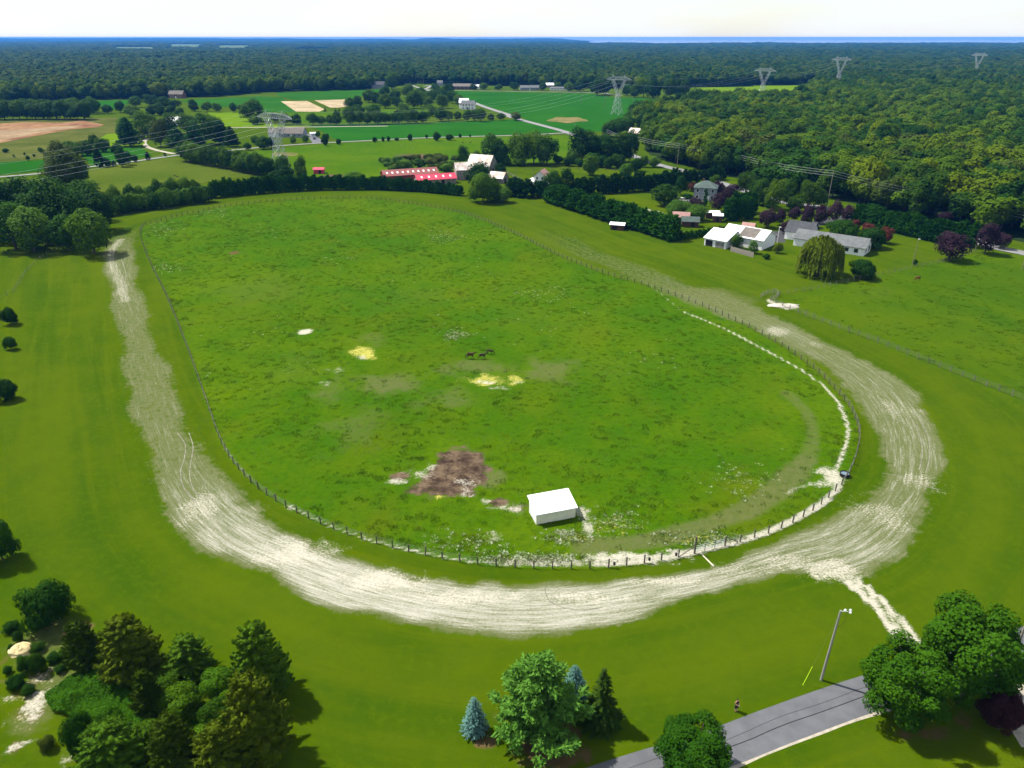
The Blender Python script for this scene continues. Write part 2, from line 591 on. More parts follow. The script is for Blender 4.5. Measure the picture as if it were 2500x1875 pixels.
# mud, hay and bare places in the paddock
add_patch(m_mud, '9', 740, 400, 350, 200, .98, .5, .75, 31)
add_patch(m_mud, '9', 960, 330, 170, 110, .9, .5, .7, 38)
add_patch(m_dry, '9', 1080, 440, 170, 110, .8, .7, .7, 39)
add_patch(m_mud, '9', 800, 200, 190, 90, .52, .5, .8, 32)
add_patch(m_mud, '9', 260, 415, 120, 48, .8, .5, .4, 33)
add_patch(m_mud, '9', 690, 560, 150, 60, .8, .5, .6, 34)
add_patch(m_mud, '9', 1160, 650, 100, 42, .8, .5, .5, 35)
add_patch(m_mud, '9', 1320, 690, 150, 70, .45, .7, .7, 36)
for x, y, rx, ry, v in ((250, 465, 130, 40, .7), (470, 400, 150, 60, .6), (900, 470, 130, 45, .6), (560, 330, 60, 40, .6), (1050, 640, 60, 40, .7), (1200, 700, 150, 25, .6),
                        (1330, 700, 110, 60, .62), (1930, 740, 85, 70, .8), (1970, 880, 60, 90, .75), (1750, 930, 190, 50, .55), (1120, 960, 110, 60, .5), (720, 1030, 70, 40, .4),
                        (900, 540, 90, 60, .55), (860, 580, 40, 30, .7)):
    add_patch(m_sand, '9', x, y, rx, ry, v, .8, .9, int(x + y))
for x, y, rx, ry, v in ((630, 600, 42, 26, 1), (1830, 960, 200, 50, .55), (1300, 1165, 300, 40, .55), (1780, 1150, 80, 50, .6), (640, 880, 60, 30, .35), (1060, 900, 80, 40, .3)):
    add_patch(m_hay, '9', x, y, rx, ry, v, .7, .8, int(x + y))
add_patch(m_hay, 'A', 1150, 800, 330, 60, .6, .8, .9, 41)
add_patch(m_hay, 'A', 400, 680, 330, 110, .45, .9, .9, 42)
add_patch(m_hay, 'A', 1600, 300, 260, 130, .32, .9, .9, 43)
add_patch(m_hay, 'B', 590, 258, 115, 62, .95, .9, .9, 44, .6)
add_patch(m_hay, 'B', 1500, 470, 160, 52, .85, .9, .9, 45)
add_patch(m_hay, 'B', 1780, 468, 115, 52, .85, .9, .9, 46)
add_patch(m_sand, 'B', 1540, 485, 100, 22, .75, .7, .7, 47)
add_patch(m_sand, 'B', 1800, 485, 70, 18, .6, .7, .7, 48)
add_patch(m_sand, 'B', 1640, 530, 120, 20, .5, .8, .8, 49)
add_patch(m_sand, 'B', 590, 290, 60, 25, .6, .7, .7, 50)
add_patch(m_sand, 'B', 145, 93, 60, 24, 1, .3, .5, 51)
add_patch(m_sand, 'B', 400, 395, 70, 30, .6, .8, .8, 52)
add_patch(m_sand, 'B', 300, 490, 90, 25, .45, .8, .8, 53)
add_patch(m_sand, 'B', 290, 385, 70, 18, .45, .8, .8, 54)
for x, y, rx, ry, v in ((780, 500, 330, 120, .8), (1450, 360, 330, 90, .7), (2050, 400, 260, 130, .75), (1250, 600, 330, 110, .6), (330, 560, 180, 130, .6), (650, 150, 200, 70, .5)):
    add_patch(m_dry, 'B', x, y, rx, ry, v, .8, .7, int(x))
add_patch(m_soil, 'F', 506, 546, 12, 4, 1, .3, .3, 61)
for x, y, rx, ry, v in ((960, 1000, 0, 0, 0), (760, 930, 90, 60, .5), (560, 620, 150, 40, .35), (900, 640, 200, 50, .3), (1120, 690, 150, 60, .25), (1300, 780, 120, 50, .25), (640, 800, 90, 60, .3)):
    if v: add_patch(m_dry, 'F', x, y, rx, ry, v, .9, .8, int(x))
# worn slope under the junipers
for x, y, rx, ry, v in ((560, 560, 130, 90, .8), (330, 520, 120, 60, .4), (30, 780, 60, 160, .55), (20, 940, 60, 60, .5)):
    add_patch(m_soil, '6', x, y, rx, ry, v, .7, .8, int(x))
for x, y, rx, ry, v in ((320, 900, 150, 100, .55), (220, 1120, 110, 150, .8), (100, 1040, 110, 40, .6), (110, 1400, 60, 60, .7), (200, 1360, 70, 30, .6), (480, 1480, 70, 90, .65), (450, 950, 90, 60, .45)):
    add_patch(m_sand, '6', x, y, rx, ry, v, .9, 1.0, int(x))
for x, y, rx, ry in ((320, 640, 280, 200), (380, 980, 200, 200), (250, 1180, 200, 160), (900, 1150, 240, 80)):
    add_patch(m_dry, '6', x, y, rx, ry, .75, .7, .6, int(x))
# needle litter under the pines
add_patch(m_soil, '7', 510, 960, 140, 90, .62, .7, .5, 71)
add_patch(m_soil, '7', 930, 1010, 330, 150, .85, .6, .6, 72)
add_patch(m_soil, '7', 600, 830, 100, 70, .4, .8, .6, 73)
add_patch(m_soil, '7', 1000, 1090, 340, 110, .85, .7, .6, 76)
add_patch(m_soil, '7', 500, 1010, 110, 50, .8, .7, .5, 77)
for x, y, rx, ry, v in ((220, 1120, 130, 170, .5), (100, 1040, 120, 50, .45), (320, 900, 150, 90, .4), (110, 1400, 70, 60, .4)):
    add_patch(m_hay, '6', x, y, rx, ry, v, .9, .9, int(x) + 5)
    add_patch(m_soil, '6', x, y, rx * 1.3, ry * 1.3, .55, .9, .9, int(x) + 9)
add_patch(m_soil, '8', 1500, 1200, 260, 110, .6, .7, .6, 74)
add_patch(m_soil, '8', 1800, 1130, 130, 80, .6, .7, .6, 75)
add_line(m_sand, '8', [(225, 1392), (480, 1290), (800, 1165), (1100, 1068)], 0.28, .8)
add_line(m_sand, '8', [(1120, 1060), (1400, 960), (1700, 850)], 0.3, .7)
add_line(m_dry, '8', [(60, 1240), (560, 1060), (1040, 890)], 0.8, .45)
# sand heap place and drive in the next paddock
add_patch(m_sand, '5', 680, 772, 95, 24, .7, .6, .5, 81, -.6)
add_patch(m_sand, '5', 605, 742, 26, 14, .9, .5, .4, 82)
add_patch(m_dry, '5', 1300, 690, 200, 40, .4, .9, .8, 83)
add_patch(m_sand, '3', 1300, 1590, 150, 45, .8, .7, .8, 84)
add_patch(m_sand, '2', 1690, 1290, 110, 28, .7, .7, .8, 85)

inside = in_poly(PX, PY, fence_loop)
paddock2 = in_poly(PX, PY, [G('5', *p) for p in ((590, 735), (1100, 610), (1700, 480), (2212, 400), (2600, 700), (2300, 1440), (1650, 1160), (1000, 910))])
rough_ = np.where(inside, 1.0, np.where(paddock2, 0.45, 0.0))

A1 = np.zeros((NV, 4), dtype=np.float32); A2 = np.zeros((NV, 4), dtype=np.float32); A3 = np.zeros((NV, 3), dtype=np.float32)
A1[near, 0] = m_dirt; A1[near, 1] = m_sand; A1[near, 2] = m_mud; A1[:, 3] = 1
A2[near, 0] = m_hay; A2[near, 1] = m_dry; A2[near, 2] = m_soil; A2[near, 3] = rough_
A3[near, 0] = toff; A3[near, 1] = tarc
idx = np.arange(nx * ny).reshape(ny, nx)
quads = np.stack([idx[:-1, :-1].ravel(), idx[:-1, 1:].ravel(), idx[1:, 1:].ravel(), idx[1:, :-1].ravel()], axis=1)
gme = np_mesh('ground', np.stack([GX, GY, np.zeros(NV)], axis=1), quads)
for nm, arr in (('surface_a', A1), ('surface_b', A2)):
    at = gme.attributes.new(nm, 'FLOAT_COLOR', 'POINT')
    at.data.foreach_set('color', arr.ravel())
at = gme.attributes.new('ring', 'FLOAT_VECTOR', 'POINT')
at.data.foreach_set('vector', A3.ravel())


def ground_material():
    t = NT('pasture_ground')
    pos = t.n('ShaderNodeNewGeometry').outputs['Position']
    a1 = t.n('ShaderNodeAttribute', attribute_name='surface_a')
    a2 = t.n('ShaderNodeAttribute', attribute_name='surface_b')
    a3 = t.n('ShaderNodeAttribute', attribute_name='ring')
    s1 = t.n('ShaderNodeSeparateColor'); t.l(a1.outputs['Color'], s1.inputs[0])
    s2 = t.n('ShaderNodeSeparateColor'); t.l(a2.outputs['Color'], s2.inputs[0])
    dirt, sand, mud = s1.outputs[0], s1.outputs[1], s1.outputs[2]
    hay, dry, soil = s2.outputs[0], s2.outputs[1], s2.outputs[2]
    rough = a2.outputs['Alpha']
    big = t.noise(pos, 0.018, 4, 0.55)
    mid = t.noise(pos, 0.11, 5, 0.62)
    fine = t.noise(pos, 0.9, 5, 0.65)
    tiny = t.noise(pos, 3.2, 3, 0.6)
    # coordinates that run with the ring, so wheel marks follow it
    mp = t.n('ShaderNodeMapping'); mp.inputs['Scale'].default_value = (1.7, 0.10, 1)
    t.l(a3.outputs['Vector'], mp.inputs['Vector'])
    streak = t.noise(mp.outputs['Vector'], 1.0, 8, 0.75, 0.5)
    mp2 = t.n('ShaderNodeMapping'); mp2.inputs['Scale'].default_value = (5.5, 0.30, 1)
    t.l(a3.outputs['Vector'], mp2.inputs['Vector'])
    streak2 = t.noise(mp2.outputs['Vector'], 1.0, 6, 0.75, 0.9)
    mp3 = t.n('ShaderNodeMapping'); mp3.inputs['Scale'].default_value = (0.13, 0.012, 1)
    t.l(a3.outputs['Vector'], mp3.inputs['Vector'])
    mp4 = t.n('ShaderNodeMapping'); mp4.inputs['Scale'].default_value = (0.32, 0.014, 1)
    t.l(a3.outputs['Vector'], mp4.inputs['Vector'])
    mow = t.noise(mp3.outputs['Vector'], 1.0, 3, 0.5)

    def brk(m, n, amp, lo, hi):
        return t.math('MULTIPLY', t.remap(t.math('ADD', m, t.math('MULTIPLY', t.math('SUBTRACT', n, 0.5), amp)), lo, hi), t.remap(m, .03, .16))
    # mown grass outside, rougher pasture inside
    lawn = t.mix(t.remap(t.math('ADD', t.math('MULTIPLY', mow, .65), t.math('ADD', t.math('MULTIPLY', big, .35), t.math('MULTIPLY', mid, .35))), .45, .90), (0.022, 0.052, 0.0006), (0.050, 0.077, 0.0008))
    lawn = t.mix(t.math('MULTIPLY', t.remap(fine, .45, .75), .55), lawn, (0.054, 0.083, 0.001))
    past = t.mix(t.remap(t.math('ADD', t.math('MULTIPLY', big, .8), t.math('MULTIPLY', mid, .6)), .5, .95), (0.026, 0.076, 0.0008), (0.060, 0.102, 0.0010))
    past = t.mix(t.math('MULTIPLY', t.remap(fine, .42, .66), .5), past, (0.018, 0.056, 0.0006))
    past = t.mix(t.math('MULTIPLY', t.remap(t.noise(pos, .035, 5, .6, .8), .50, .72), .55), past, (0.062, 0.082, 0.002))
    past = t.mix(t.math('MULTIPLY', t.remap(tiny, .58, .75), .35), past, (0.068, 0.104, 0.006))
    lawn = t.mix(t.math('MULTIPLY', t.remap(t.noise(mp4.outputs['Vector'], 1.0, 5, .65, .3), .46, .70), .6), lawn, (0.054, 0.078, 0.001))
    lawn = t.mix(t.math('MULTIPLY', t.remap(t.noise(pos, 0.45, 5, .7), .52, .75), .45), lawn, (0.020, 0.050, 0.0006))
    c = t.mix(rough, lawn, past)
    c = t.mix(t.math('MULTIPLY', brk(dry, t.math('ADD', t.math('MULTIPLY', fine, .55), t.math('MULTIPLY', tiny, .45)), 1.6, .15, .95), .85), c, t.mix(fine, (0.050, 0.068, 0.014), (0.100, 0.106, 0.040)))
    soilc = t.mix(fine, (0.060, 0.040, 0.018), (0.115, 0.075, 0.035))
    c = t.mix(t.math('MULTIPLY', brk(soil, fine, .8, .3, .75), .9), c, soilc)
    # worn ring
    strk = t.math('ADD', t.math('MULTIPLY', streak, .62), t.math('MULTIPLY', streak2, .38))
    base_d = brk(dirt, t.math('ADD', t.math('MULTIPLY', fine, .5), t.math('MULTIPLY', strk, .5)), 1.7, .20, .50)
    c = t.mix(t.math('MULTIPLY', base_d, .88), c, t.mix(fine, (0.058, 0.074, 0.020), (0.110, 0.118, 0.054)))
    pale = brk(dirt, t.math('ADD', t.math('MULTIPLY', strk, .8), t.math('MULTIPLY', tiny, .2)), 2.6, .48, 1.22)
    c = t.mix(t.math('MULTIPLY', t.math('MULTIPLY', pale, base_d), .9), c, t.mix(streak2, (0.20, 0.190, 0.145), (0.46, 0.445, 0.39)))
    # mud, hay, sand
    mudc = t.mix(t.remap(t.noise(pos, 0.45, 6, .75), .34, .68), (0.026, 0.016, 0.012), (0.120, 0.086, 0.055))
    c = t.mix(brk(mud, fine, 1.3, .2, .72), c, mudc)
    hayc = t.mix(tiny, (0.20, 0.19, 0.025), (0.46, 0.42, 0.11))
    c = t.mix(brk(hay, t.math('ADD', t.math('MULTIPLY', fine, .4), t.math('MULTIPLY', tiny, .6)), 3.0, .34, 1.15), c, hayc)
    sandc = t.mix(t.math('ADD', t.math('MULTIPLY', tiny, .5), t.math('MULTIPLY', strk, .5)), (0.21, 0.195, 0.140), (0.48, 0.455, 0.385))
    sn = t.math('ADD', t.math('MULTIPLY', t.mix(t.remap(dirt, .1, .4), fine, strk), .5), t.math('MULTIPLY', tiny, .5))
    c = t.mix(t.math('MULTIPLY', brk(sand, sn, 2.3, .25, .95), .93), c, sandc)
    h = t.math('ADD', t.math('MULTIPLY', fine, t.math('ADD', .35, t.math('MULTIPLY', rough, .65))), t.math('MULTIPLY', streak2, .25))
    h = t.math('ADD', h, t.math('MULTIPLY', tiny, .2))
    return t.done(t.bsdf(c, 0.95, 0.0, t.bump(h, 0.8, 0.4)))


gme.materials.append(ground_material())
ground = link('ground', gme)
tag(ground, 'bright green pasture and lawn with a worn sandy ring', None, None, 'structure')


SHEETS = [0]


def sheet(name, pts, z, mat, label=None, parent=None):
    SHEETS[0] += 1
    z = z + SHEETS[0] * .004
    me = bpy.data.meshes.new(name)
    me.from_pydata([(p[0], p[1], z) for p in pts], [], [tuple(range(len(pts)))])
    me.materials.append(mat)
    me.update()
    if me.polygons[0].normal.z < 0: me.flip_normals()
    o = link(name, me, parent)
    if parent is None: tag(o, label, None, None, 'structure')
    return o


def vs(view, *pts):
    return [G(view, *p) for p in pts]


M_CROP = grass_sheet_mat('soy_crop', (0.009, 0.058, 0.003), (0.017, 0.080, 0.005), 0.02, .6)
M_CROP2 = grass_sheet_mat('corn_crop', (0.012, 0.060, 0.003), (0.022, 0.082, 0.005), 0.02, .6)
M_YELLOW = grass_sheet_mat('yellow_meadow', (0.062, 0.120, 0.001), (0.092, 0.148, 0.002), 0.03, .5)
M_OLIVE = grass_sheet_mat('dull_pasture', (0.036, 0.062, 0.004), (0.064, 0.084, 0.009), 0.02, .4)
M_MEADOW = grass_sheet_mat('mid_pasture', (0.026, 0.072, 0.001), (0.054, 0.096, 0.0015), 0.025, .4)
M_SANDF = grass_sheet_mat('sandy_soil', (0.19, 0.15, 0.085), (0.38, 0.31, 0.20), 0.05, .4)
M_REDSOIL = grass_sheet_mat('red_soil', (0.10, 0.045, 0.025), (0.26, 0.16, 0.085), 0.03, .2)
M_SCRUB = grass_sheet_mat('scrub_soil', (0.034, 0.050, 0.006), (0.080, 0.084, 0.020), 0.04, .4)
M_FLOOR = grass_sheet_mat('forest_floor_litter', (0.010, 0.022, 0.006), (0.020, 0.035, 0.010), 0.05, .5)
M_FARF = grass_sheet_mat('far_stubble', (0.06, 0.10, 0.03), (0.11, 0.13, 0.05), 0.01, .05)

sheet('crop_field', vs('2', (450, 847), (1600, 828), (2070, 812), (2300, 798), (2455, 790), (2790, 905), (2212, 930), (1370, 962), (830, 985), (740, 962), (610, 885)), .05, M_CROP, 'dark green crop field between the hedgerow and the lane')
sheet('crop_field', vs('3', (-450, 560), (0, 568), (850, 582), (1000, 612), (1440, 628), (1300, 700), (1130, 800), (950, 905), (700, 900), (230, 775), (0, 700), (-340, 632)), .05, M_CROP, 'wide dark green crop field right of the pale road')
sheet('crop_field', vs('2', (260, 576), (1060, 548), (1250, 545), (1000, 600), (870, 628), (590, 638), (410, 640), (280, 602)), .05, M_CROP2, 'green crop field in front of the grey house')
sheet('crop_field', vs('1', (1510, 640), (1790, 626), (2200, 606), (2380, 612), (2510, 745), (2230, 750), (2100, 700), (1700, 690)), .05, M_CROP2, 'green crop field in front of the brown house')
sheet('crop_field', vs('1', (620, 648), (1090, 636), (1090, 665), (960, 715), (860, 690)), .05, M_CROP, 'narrow green crop strip under the far wood')
sheet('sandy_plot', vs('2', (295, 648), (520, 645), (665, 715), (620, 736), (425, 736)), .09, M_SANDF)
sheet('sandy_plot', vs('2', (580, 641), (865, 631), (862, 690), (790, 702), (715, 702)), .09, M_SANDF)
sheet('meadow', vs('1', (1750, 742), (2040, 742), (2110, 830), (2390, 850), (2700, 850), (2330, 873), (1900, 862)), .05, M_YELLOW)
sheet('meadow', vs('2', (700, 735), (1550, 690), (1560, 800), (780, 830), (480, 835), (160, 740)), .04, M_MEADOW)
sheet('scrub_field', vs('1', (-300, 800), (1000, 788), (1010, 900), (900, 1000), (700, 1100), (0, 1165), (-300, 1165)), .04, M_SCRUB)
sheet('dirt_field', vs('1', (-300, 850), (0, 835), (200, 826), (520, 828), (700, 812), (880, 845), (820, 868), (600, 885), (330, 935), (0, 1000), (-300, 1020)), .09, M_REDSOIL)
M_TAN = grass_sheet_mat('tan_soil', (0.15, 0.10, 0.055), (0.28, 0.21, 0.13), 0.03, .2)
sheet('sandy_plot', vs('1', (-200, 900), (250, 880), (700, 850), (640, 872), (330, 915), (0, 985), (-200, 1000)), .12, M_TAN)
sheet('crop_field', vs('1', (-300, 1175), (0, 1165), (390, 1143), (400, 1230), (0, 1268), (-300, 1290)), .09, M_CROP, 'narrow dark green crop strip behind the grove')
sheet('crop_field', vs('1', (680, 1092), (960, 1040), (1180, 1035), (1290, 1105), (980, 1160), (770, 1190)), .09, M_CROP2, 'small green crop patch beside the lane')
sheet('meadow', vs('1', (760, 1020), (900, 925), (1010, 915), (1230, 1000), (1180, 1032), (960, 1036)), .09, M_YELLOW)
sheet('pasture', vs('1', (745, 1218), (1470, 1122), (1900, 1195), (2212, 1262), (1700, 1340), (950, 1465), (760, 1400)), .05, M_OLIVE)
sheet('pasture', vs('2', (0, 1075), (640, 1012), (1370, 970), (2212, 945), (2800, 930), (2700, 1150), (1800, 1240), (1100, 1300), (300, 1340), (-100, 1200)), .04, M_MEADOW)
M_BARE = grass_sheet_mat('thin_crop_soil', (0.045, 0.075, 0.014), (0.19, 0.135, 0.062), 0.035, .3)
sheet('bare_patch', [G('3', 640 + 165 * math.cos(a) * (1 + .15 * math.sin(3 * a)), 805 + 24 * math.sin(a) * (1 + .2 * math.sin(5 * a))) for a in np.linspace(0, 6.28, 40, False)], .1, M_BARE)
sheet('bare_patch', [G('2', 330 + 112 * math.cos(a), 1096 + 18 * math.sin(a)) for a in np.linspace(0, 6.28, 28, False)], .1, M_BARE)
M_BRUSHSOIL = grass_sheet_mat('dead_weeds', (0.055, 0.040, 0.028), (0.10, 0.070, 0.045), 0.1, .8)
sheet('bare_patch', [G('2', 1470 + 200 * math.cos(a) * (1 + .2 * math.sin(2 * a + 1)), 1118 + 24 * math.sin(a)) for a in np.linspace(0, 6.28, 24, False)], .1, M_BRUSHSOIL)
sheet('bare_patch', [G('2', 760 + 110 * math.cos(a), 1285 + 18 * math.sin(a)) for a in np.linspace(0, 6.28, 24, False)], .1, M_BRUSHSOIL)

# ------------------------------------------------------------------ roads
M_ROAD = plain('pale_asphalt', (0.165, 0.165, 0.165), 0.85, 0.2, 0.4, bump=0.2)
M_LANE = plain('lane_asphalt', (0.085, 0.088, 0.096), 0.85, 0.18, 0.5, bump=0.3)
M_BLACK = plain('fresh_asphalt', (0.035, 0.035, 0.04), 0.85, 0.2, 0.4)
M_GRAVEL = plain('gravel', (0.30, 0.27, 0.21), 0.9, 0.3, 1.2)
M_TAR = plain('tar', (0.012, 0.012, 0.012), 0.6, 0.2, 1.0)


def road(name, pts, width, z, mat, parent=None, label=None):
    P = catmull([(p[0], p[1]) for p in pts], 8)
    T = np.gradient(P, axis=0)
    T /= np.linalg.norm(T, axis=1)[:, None]
    N = np.stack([-T[:, 1], T[:, 0]], axis=1)
    w = width / 2
    n = len(P)
    V = np.zeros((2 * n, 3)); V[:n, :2] = P - N * w; V[n:, :2] = P + N * w; V[:, 2] = z
    i = np.arange(n - 1)
    o = link(name, np_mesh(name, V, np.stack([i, i + 1, n + i + 1, n + i], axis=1), mat), parent)
    if parent is None: tag(o, label, None, None, 'structure')
    return o


main_road = vs('2', (1490, 545), (1560, 560), (1700, 590), (1870, 640), (2030, 700), (2212, 760)) + vs('3', (160, 780), (400, 845), (620, 905), (760, 960), (960, 1035), (1180, 1105), (1330, 1160), (1430, 1190), (1540, 1218), (1660, 1248)) + \
    vs('4', (250, 1345), (480, 1385), (690, 1420), (900, 1475), (1150, 1545), (1500, 1610), (1800, 1650)) + vs('5', (2000, 395), (2212, 440), (2500, 505), (2900, 600), (3500, 740))
road('road', main_road, 6.0, .16, M_ROAD, None, 'pale grey country road')
road('road', vs('2', (1350, 495), (1450, 530), (1510, 545), (1560, 515), (1500, 520)), 5, .12, M_ROAD)
road('road', vs('2', (1500, 546), (1800, 556), (2212, 562)) + vs('3', (300, 566), (850, 575), (1100, 600)), 5, .13, M_ROAD)
road('lane', vs('1', (-300, 1310), (0, 1287), (390, 1252), (600, 1225), (770, 1200), (1100, 1160), (1470, 1108), (1800, 1075), (2074, 1050)) + vs('2', (200, 1030), (640, 1000), (1000, 982), (1370, 963), (1800, 948), (2212, 938)) + vs('3', (300, 933), (620, 915)), 3.6, .14, M_ROAD)
road('farm_track', vs('2', (-150, 870), (200, 868), (640, 864), (1200, 857)), 3.2, .12, M_GRAVEL)
road('farm_track', vs('1', (1250, 960), (1215, 990), (1240, 1030), (1320, 1060), (1470, 1092)), 3.0, .12, M_GRAVEL)
road('driveway', vs('2', (555, 925), (580, 960), (610, 1000)), 7, .15, M_LANE)
road('driveway', vs('5', (600, 295), (560, 330), (610, 345), (690, 350)), 9, .03, M_BLACK)
road('driveway', vs('5', (640, 330), (720, 300), (830, 265), (950, 235), (1080, 215), (1160, 195)), 6, .04, M_BLACK)
road('driveway', vs('3', (1540, 1480), (1650, 1490), (1760, 1480)), 6, .05, M_GRAVEL)
lane_c = vs('8', (-700, 1590), (-400, 1490), (160, 1313), (560, 1160), (1075, 975), (1550, 830), (2000, 690), (2160, 630), (2400, 560))
near_lane = road('lane', lane_c, 4.4, .012, M_LANE, None, 'grey asphalt lane past the maples')


def offset_line(pts, d):
    P = catmull([(p[0], p[1]) for p in pts], 4)
    T = np.gradient(P, axis=0); T /= np.linalg.norm(T, axis=1)[:, None]
    return P + np.stack([-T[:, 1], T[:, 0]], axis=1) * d


def wander(P, amp, seed):
    r = np.random.RandomState(seed)
    Q = resample(P, 2.5)
    Q[:, :2] += np.stack([vnoise(np.arange(len(Q)) * .7, np.full(len(Q), k * 9.1), seed) - .5 for k in range(2)], axis=1) * amp
    return Q


road('seam', wander(offset_line(lane_c, -0.25), .25, 3), 0.10, .017, M_TAR, near_lane)
road('seam', wander(offset_line(lane_c, 0.75), .5, 4), 0.045, .017, M_TAR, near_lane)
road('verge_strip', wander(offset_line(lane_c, -2.33), .35, 6), .42, .008, M_GRAVEL, near_lane)
M_TYRE = plain('wheel_rut_sand', (0.165, 0.160, 0.115), .95, .4, .9)
for q_ in ([(383, 935), (400, 960), (398, 990), (390, 1020), (398, 1055), (425, 1085)], [(408, 935), (417, 965), (412, 1000), (410, 1030), (420, 1060), (445, 1080)],
           [(1985, 905), (2005, 945), (2008, 985), (2000, 1020)], [(1970, 905), (1988, 945), (1992, 985), (1985, 1015)], [(1177, 1270), (1185, 1295), (1215, 1312), (1260, 1318), (1300, 1312)],
           [(262, 560), (272, 590), (268, 620), (275, 650)], [(1905, 1022), (1950, 1030), (1990, 1048), (2030, 1058)]):
    road('wheel_rut', vs('F', *q_), .15, .005 + .001 * len(q_), M_TYRE)
road('path', vs('8', (2000, 880), (2100, 880), (2160, 960), (2200, 1080), (2230, 1200), (2300, 1320)), 3.0, .02, M_GRAVEL, None)

# ------------------------------------------------------------------ plants
def leaf_mesh(name, pos, nrm, tan, ln, wd, mat, fold=0.18):
    n = len(pos)
    nrm = nrm / np.maximum(np.linalg.norm(nrm, axis=1), 1e-6)[:, None]
    tan = tan - nrm * np.sum(tan * nrm, axis=1)[:, None]
    tan = tan / np.maximum(np.linalg.norm(tan, axis=1), 1e-6)[:, None]
    bt = np.cross(nrm, tan)
    ln = np.broadcast_to(ln, (n,))[:, None]; wd = np.broadcast_to(wd, (n,))[:, None]
    V = np.empty((n, 4, 3), dtype=np.float32)
    V[:, 0] = pos - tan * ln * .5
    V[:, 1] = pos + bt * wd * .5 - nrm * wd * fold
    V[:, 2] = pos + tan * ln * .5
    V[:, 3] = pos - bt * wd * .5 - nrm * wd * fold
    return np_mesh(name, V.reshape(-1, 3), np.arange(4 * n).reshape(n, 4), mat)


def rdir(r, n):
    v = r.normal(size=(n, 3))
    return v / np.linalg.norm(v, axis=1)[:, None]


def limb_mesh(name, r, H, targets, r0, mat):
    mb = MB()
    top = Vector((0, 0, H))
    mb.tube([(0, 0, 0), (r.normal() * .1, r.normal() * .1, H * .5), (0, 0, H)], [r0, r0 * .72, r0 * .3], 7)
    for tgt in targets:
        t = Vector(tgt)
        a = Vector((0, 0, min(max(t.z * .55, H * .25), H * .95)))
        m = (a + t) / 2 + Vector((0, 0, -.04 * H))
        mb.tube([a, m, t], [r0 * .42, r0 * .25, r0 * .08], 5)
    return mb.mesh(name, mat, True)


def round_crown(seed, mat, n, R=5.0, H=12.0, clear=.12, nb=34, leaf=.55, lump=.38, low=-.8, top=1.0, tilt=.5, wild=.13, shell=.36):
    """broadleaf crown: leaf clumps on many overlapping boughs"""
    r = np.random.RandomState(seed)
    hz = H * (1 - clear) / 2; hc = H * clear + hz
    k = np.arange(nb) + .5
    ph = np.arccos(1 - 2 * k / nb); th = math.pi * (1 + 5 ** .5) * k + r.rand() * 6
    c = np.stack([np.cos(th) * np.sin(ph), np.sin(th) * np.sin(ph), np.cos(ph)], axis=1)
    c = c + r.normal(size=c.shape) * wild
    c *= (.50 + .22 * r.rand(nb))[:, None]
    c = c[c[:, 2] > low * .7]
    br = lump * (.72 + .6 * r.rand(len(c)))
    w = br ** 2; w /= w.sum()
    b = r.choice(len(c), n * 2, p=w)
    d = rdir(r, n * 2)
    cn = c[b] / np.maximum(np.linalg.norm(c[b], axis=1), .05)[:, None]
    ok = (np.sum(d * cn, axis=1) > -.25) & (d[:, 2] > -.75)
    b, d = b[ok][:n], d[ok][:n]
    p = c[b] + d * (br[b] * (1.08 - shell * r.rand(len(b)) ** 1.6))[:, None]
    keep = np.linalg.norm(p, axis=1) > .45
    p, d = p[keep], d[keep]
    out = p / np.linalg.norm(p, axis=1)[:, None]
    nrm = d + .45 * out + rdir(r, len(p)) * tilt + np.array([0, 0, .25])
    P = p * np.array([R, R, hz]) * top + np.array([0, 0, hc])
    P[:, 2] = np.maximum(P[:, 2], .1)
    sz = leaf * (.6 + .8 * r.rand(len(p)))
    crown = leaf_mesh('crown', P, nrm, rdir(r, len(p)), sz * 1.25, sz, mat)
    tg = [c[i] * np.array([R, R, hz]) + np.array([0, 0, hc]) for i in r.permutation(len(c))[:9]]
    return limb_mesh('trunk', r, hc + hz * .35, tg, R * .065, BARK), crown


def feather_cone(seed, mat, n, R=1.5, H=6.0, leaf=.4, power=.75, plume=60, base=.02, droop=0.0, fat=.5):
    """cypress, juniper or arborvitae: upswept sprays over a tapering body"""
    r = np.random.RandomState(seed)
    zz = base + (1 - base) * r.rand(plume) ** .85
    prof = np.clip((1 - zz), 0, 1) ** power * np.clip(.55 + zz * 3.5, 0, 1)
    th = r.rand(plume) * 6.283
    rad = prof * (.62 + .22 * r.rand(plume))
    c = np.stack([np.cos(th) * rad, np.sin(th) * rad, zz], axis=1) * np.array([R, R, H])
    ax = np.stack([np.cos(th) * .75, np.sin(th) * .75, np.full(plume, .75 - droop)], axis=1)
    ax /= np.linalg.norm(ax, axis=1)[:, None]
    pl = R * (.42 + .3 * r.rand(plume)) * (.55 + .6 * prof)
    b = r.randint(0, plume, n)
    t = r.rand(n)
    side = rdir(r, n)
    side -= ax[b] * np.sum(side * ax[b], axis=1)[:, None]
    P = c[b] + ax[b] * (pl[b] * (t - .25))[:, None] + side * (pl[b] * fat * (1.05 - t) * r.rand(n) ** .5)[:, None]
    P[:, 2] = np.clip(P[:, 2], .04, H * 1.02)
    outw = np.stack([np.cos(th[b]), np.sin(th[b]), np.full(n, .35)], axis=1)
    nrm = side * .9 + outw * .6 + rdir(r, n) * .35
    sz = leaf * (.6 + .7 * r.rand(n)) * (.7 + .5 * prof[b])
    crown = leaf_mesh('crown', P, nrm, ax[b] + rdir(r, n) * .5, sz * 1.7, sz * .8, mat)
    return limb_mesh('trunk', r, H * .85, [], R * .08, BARK), crown


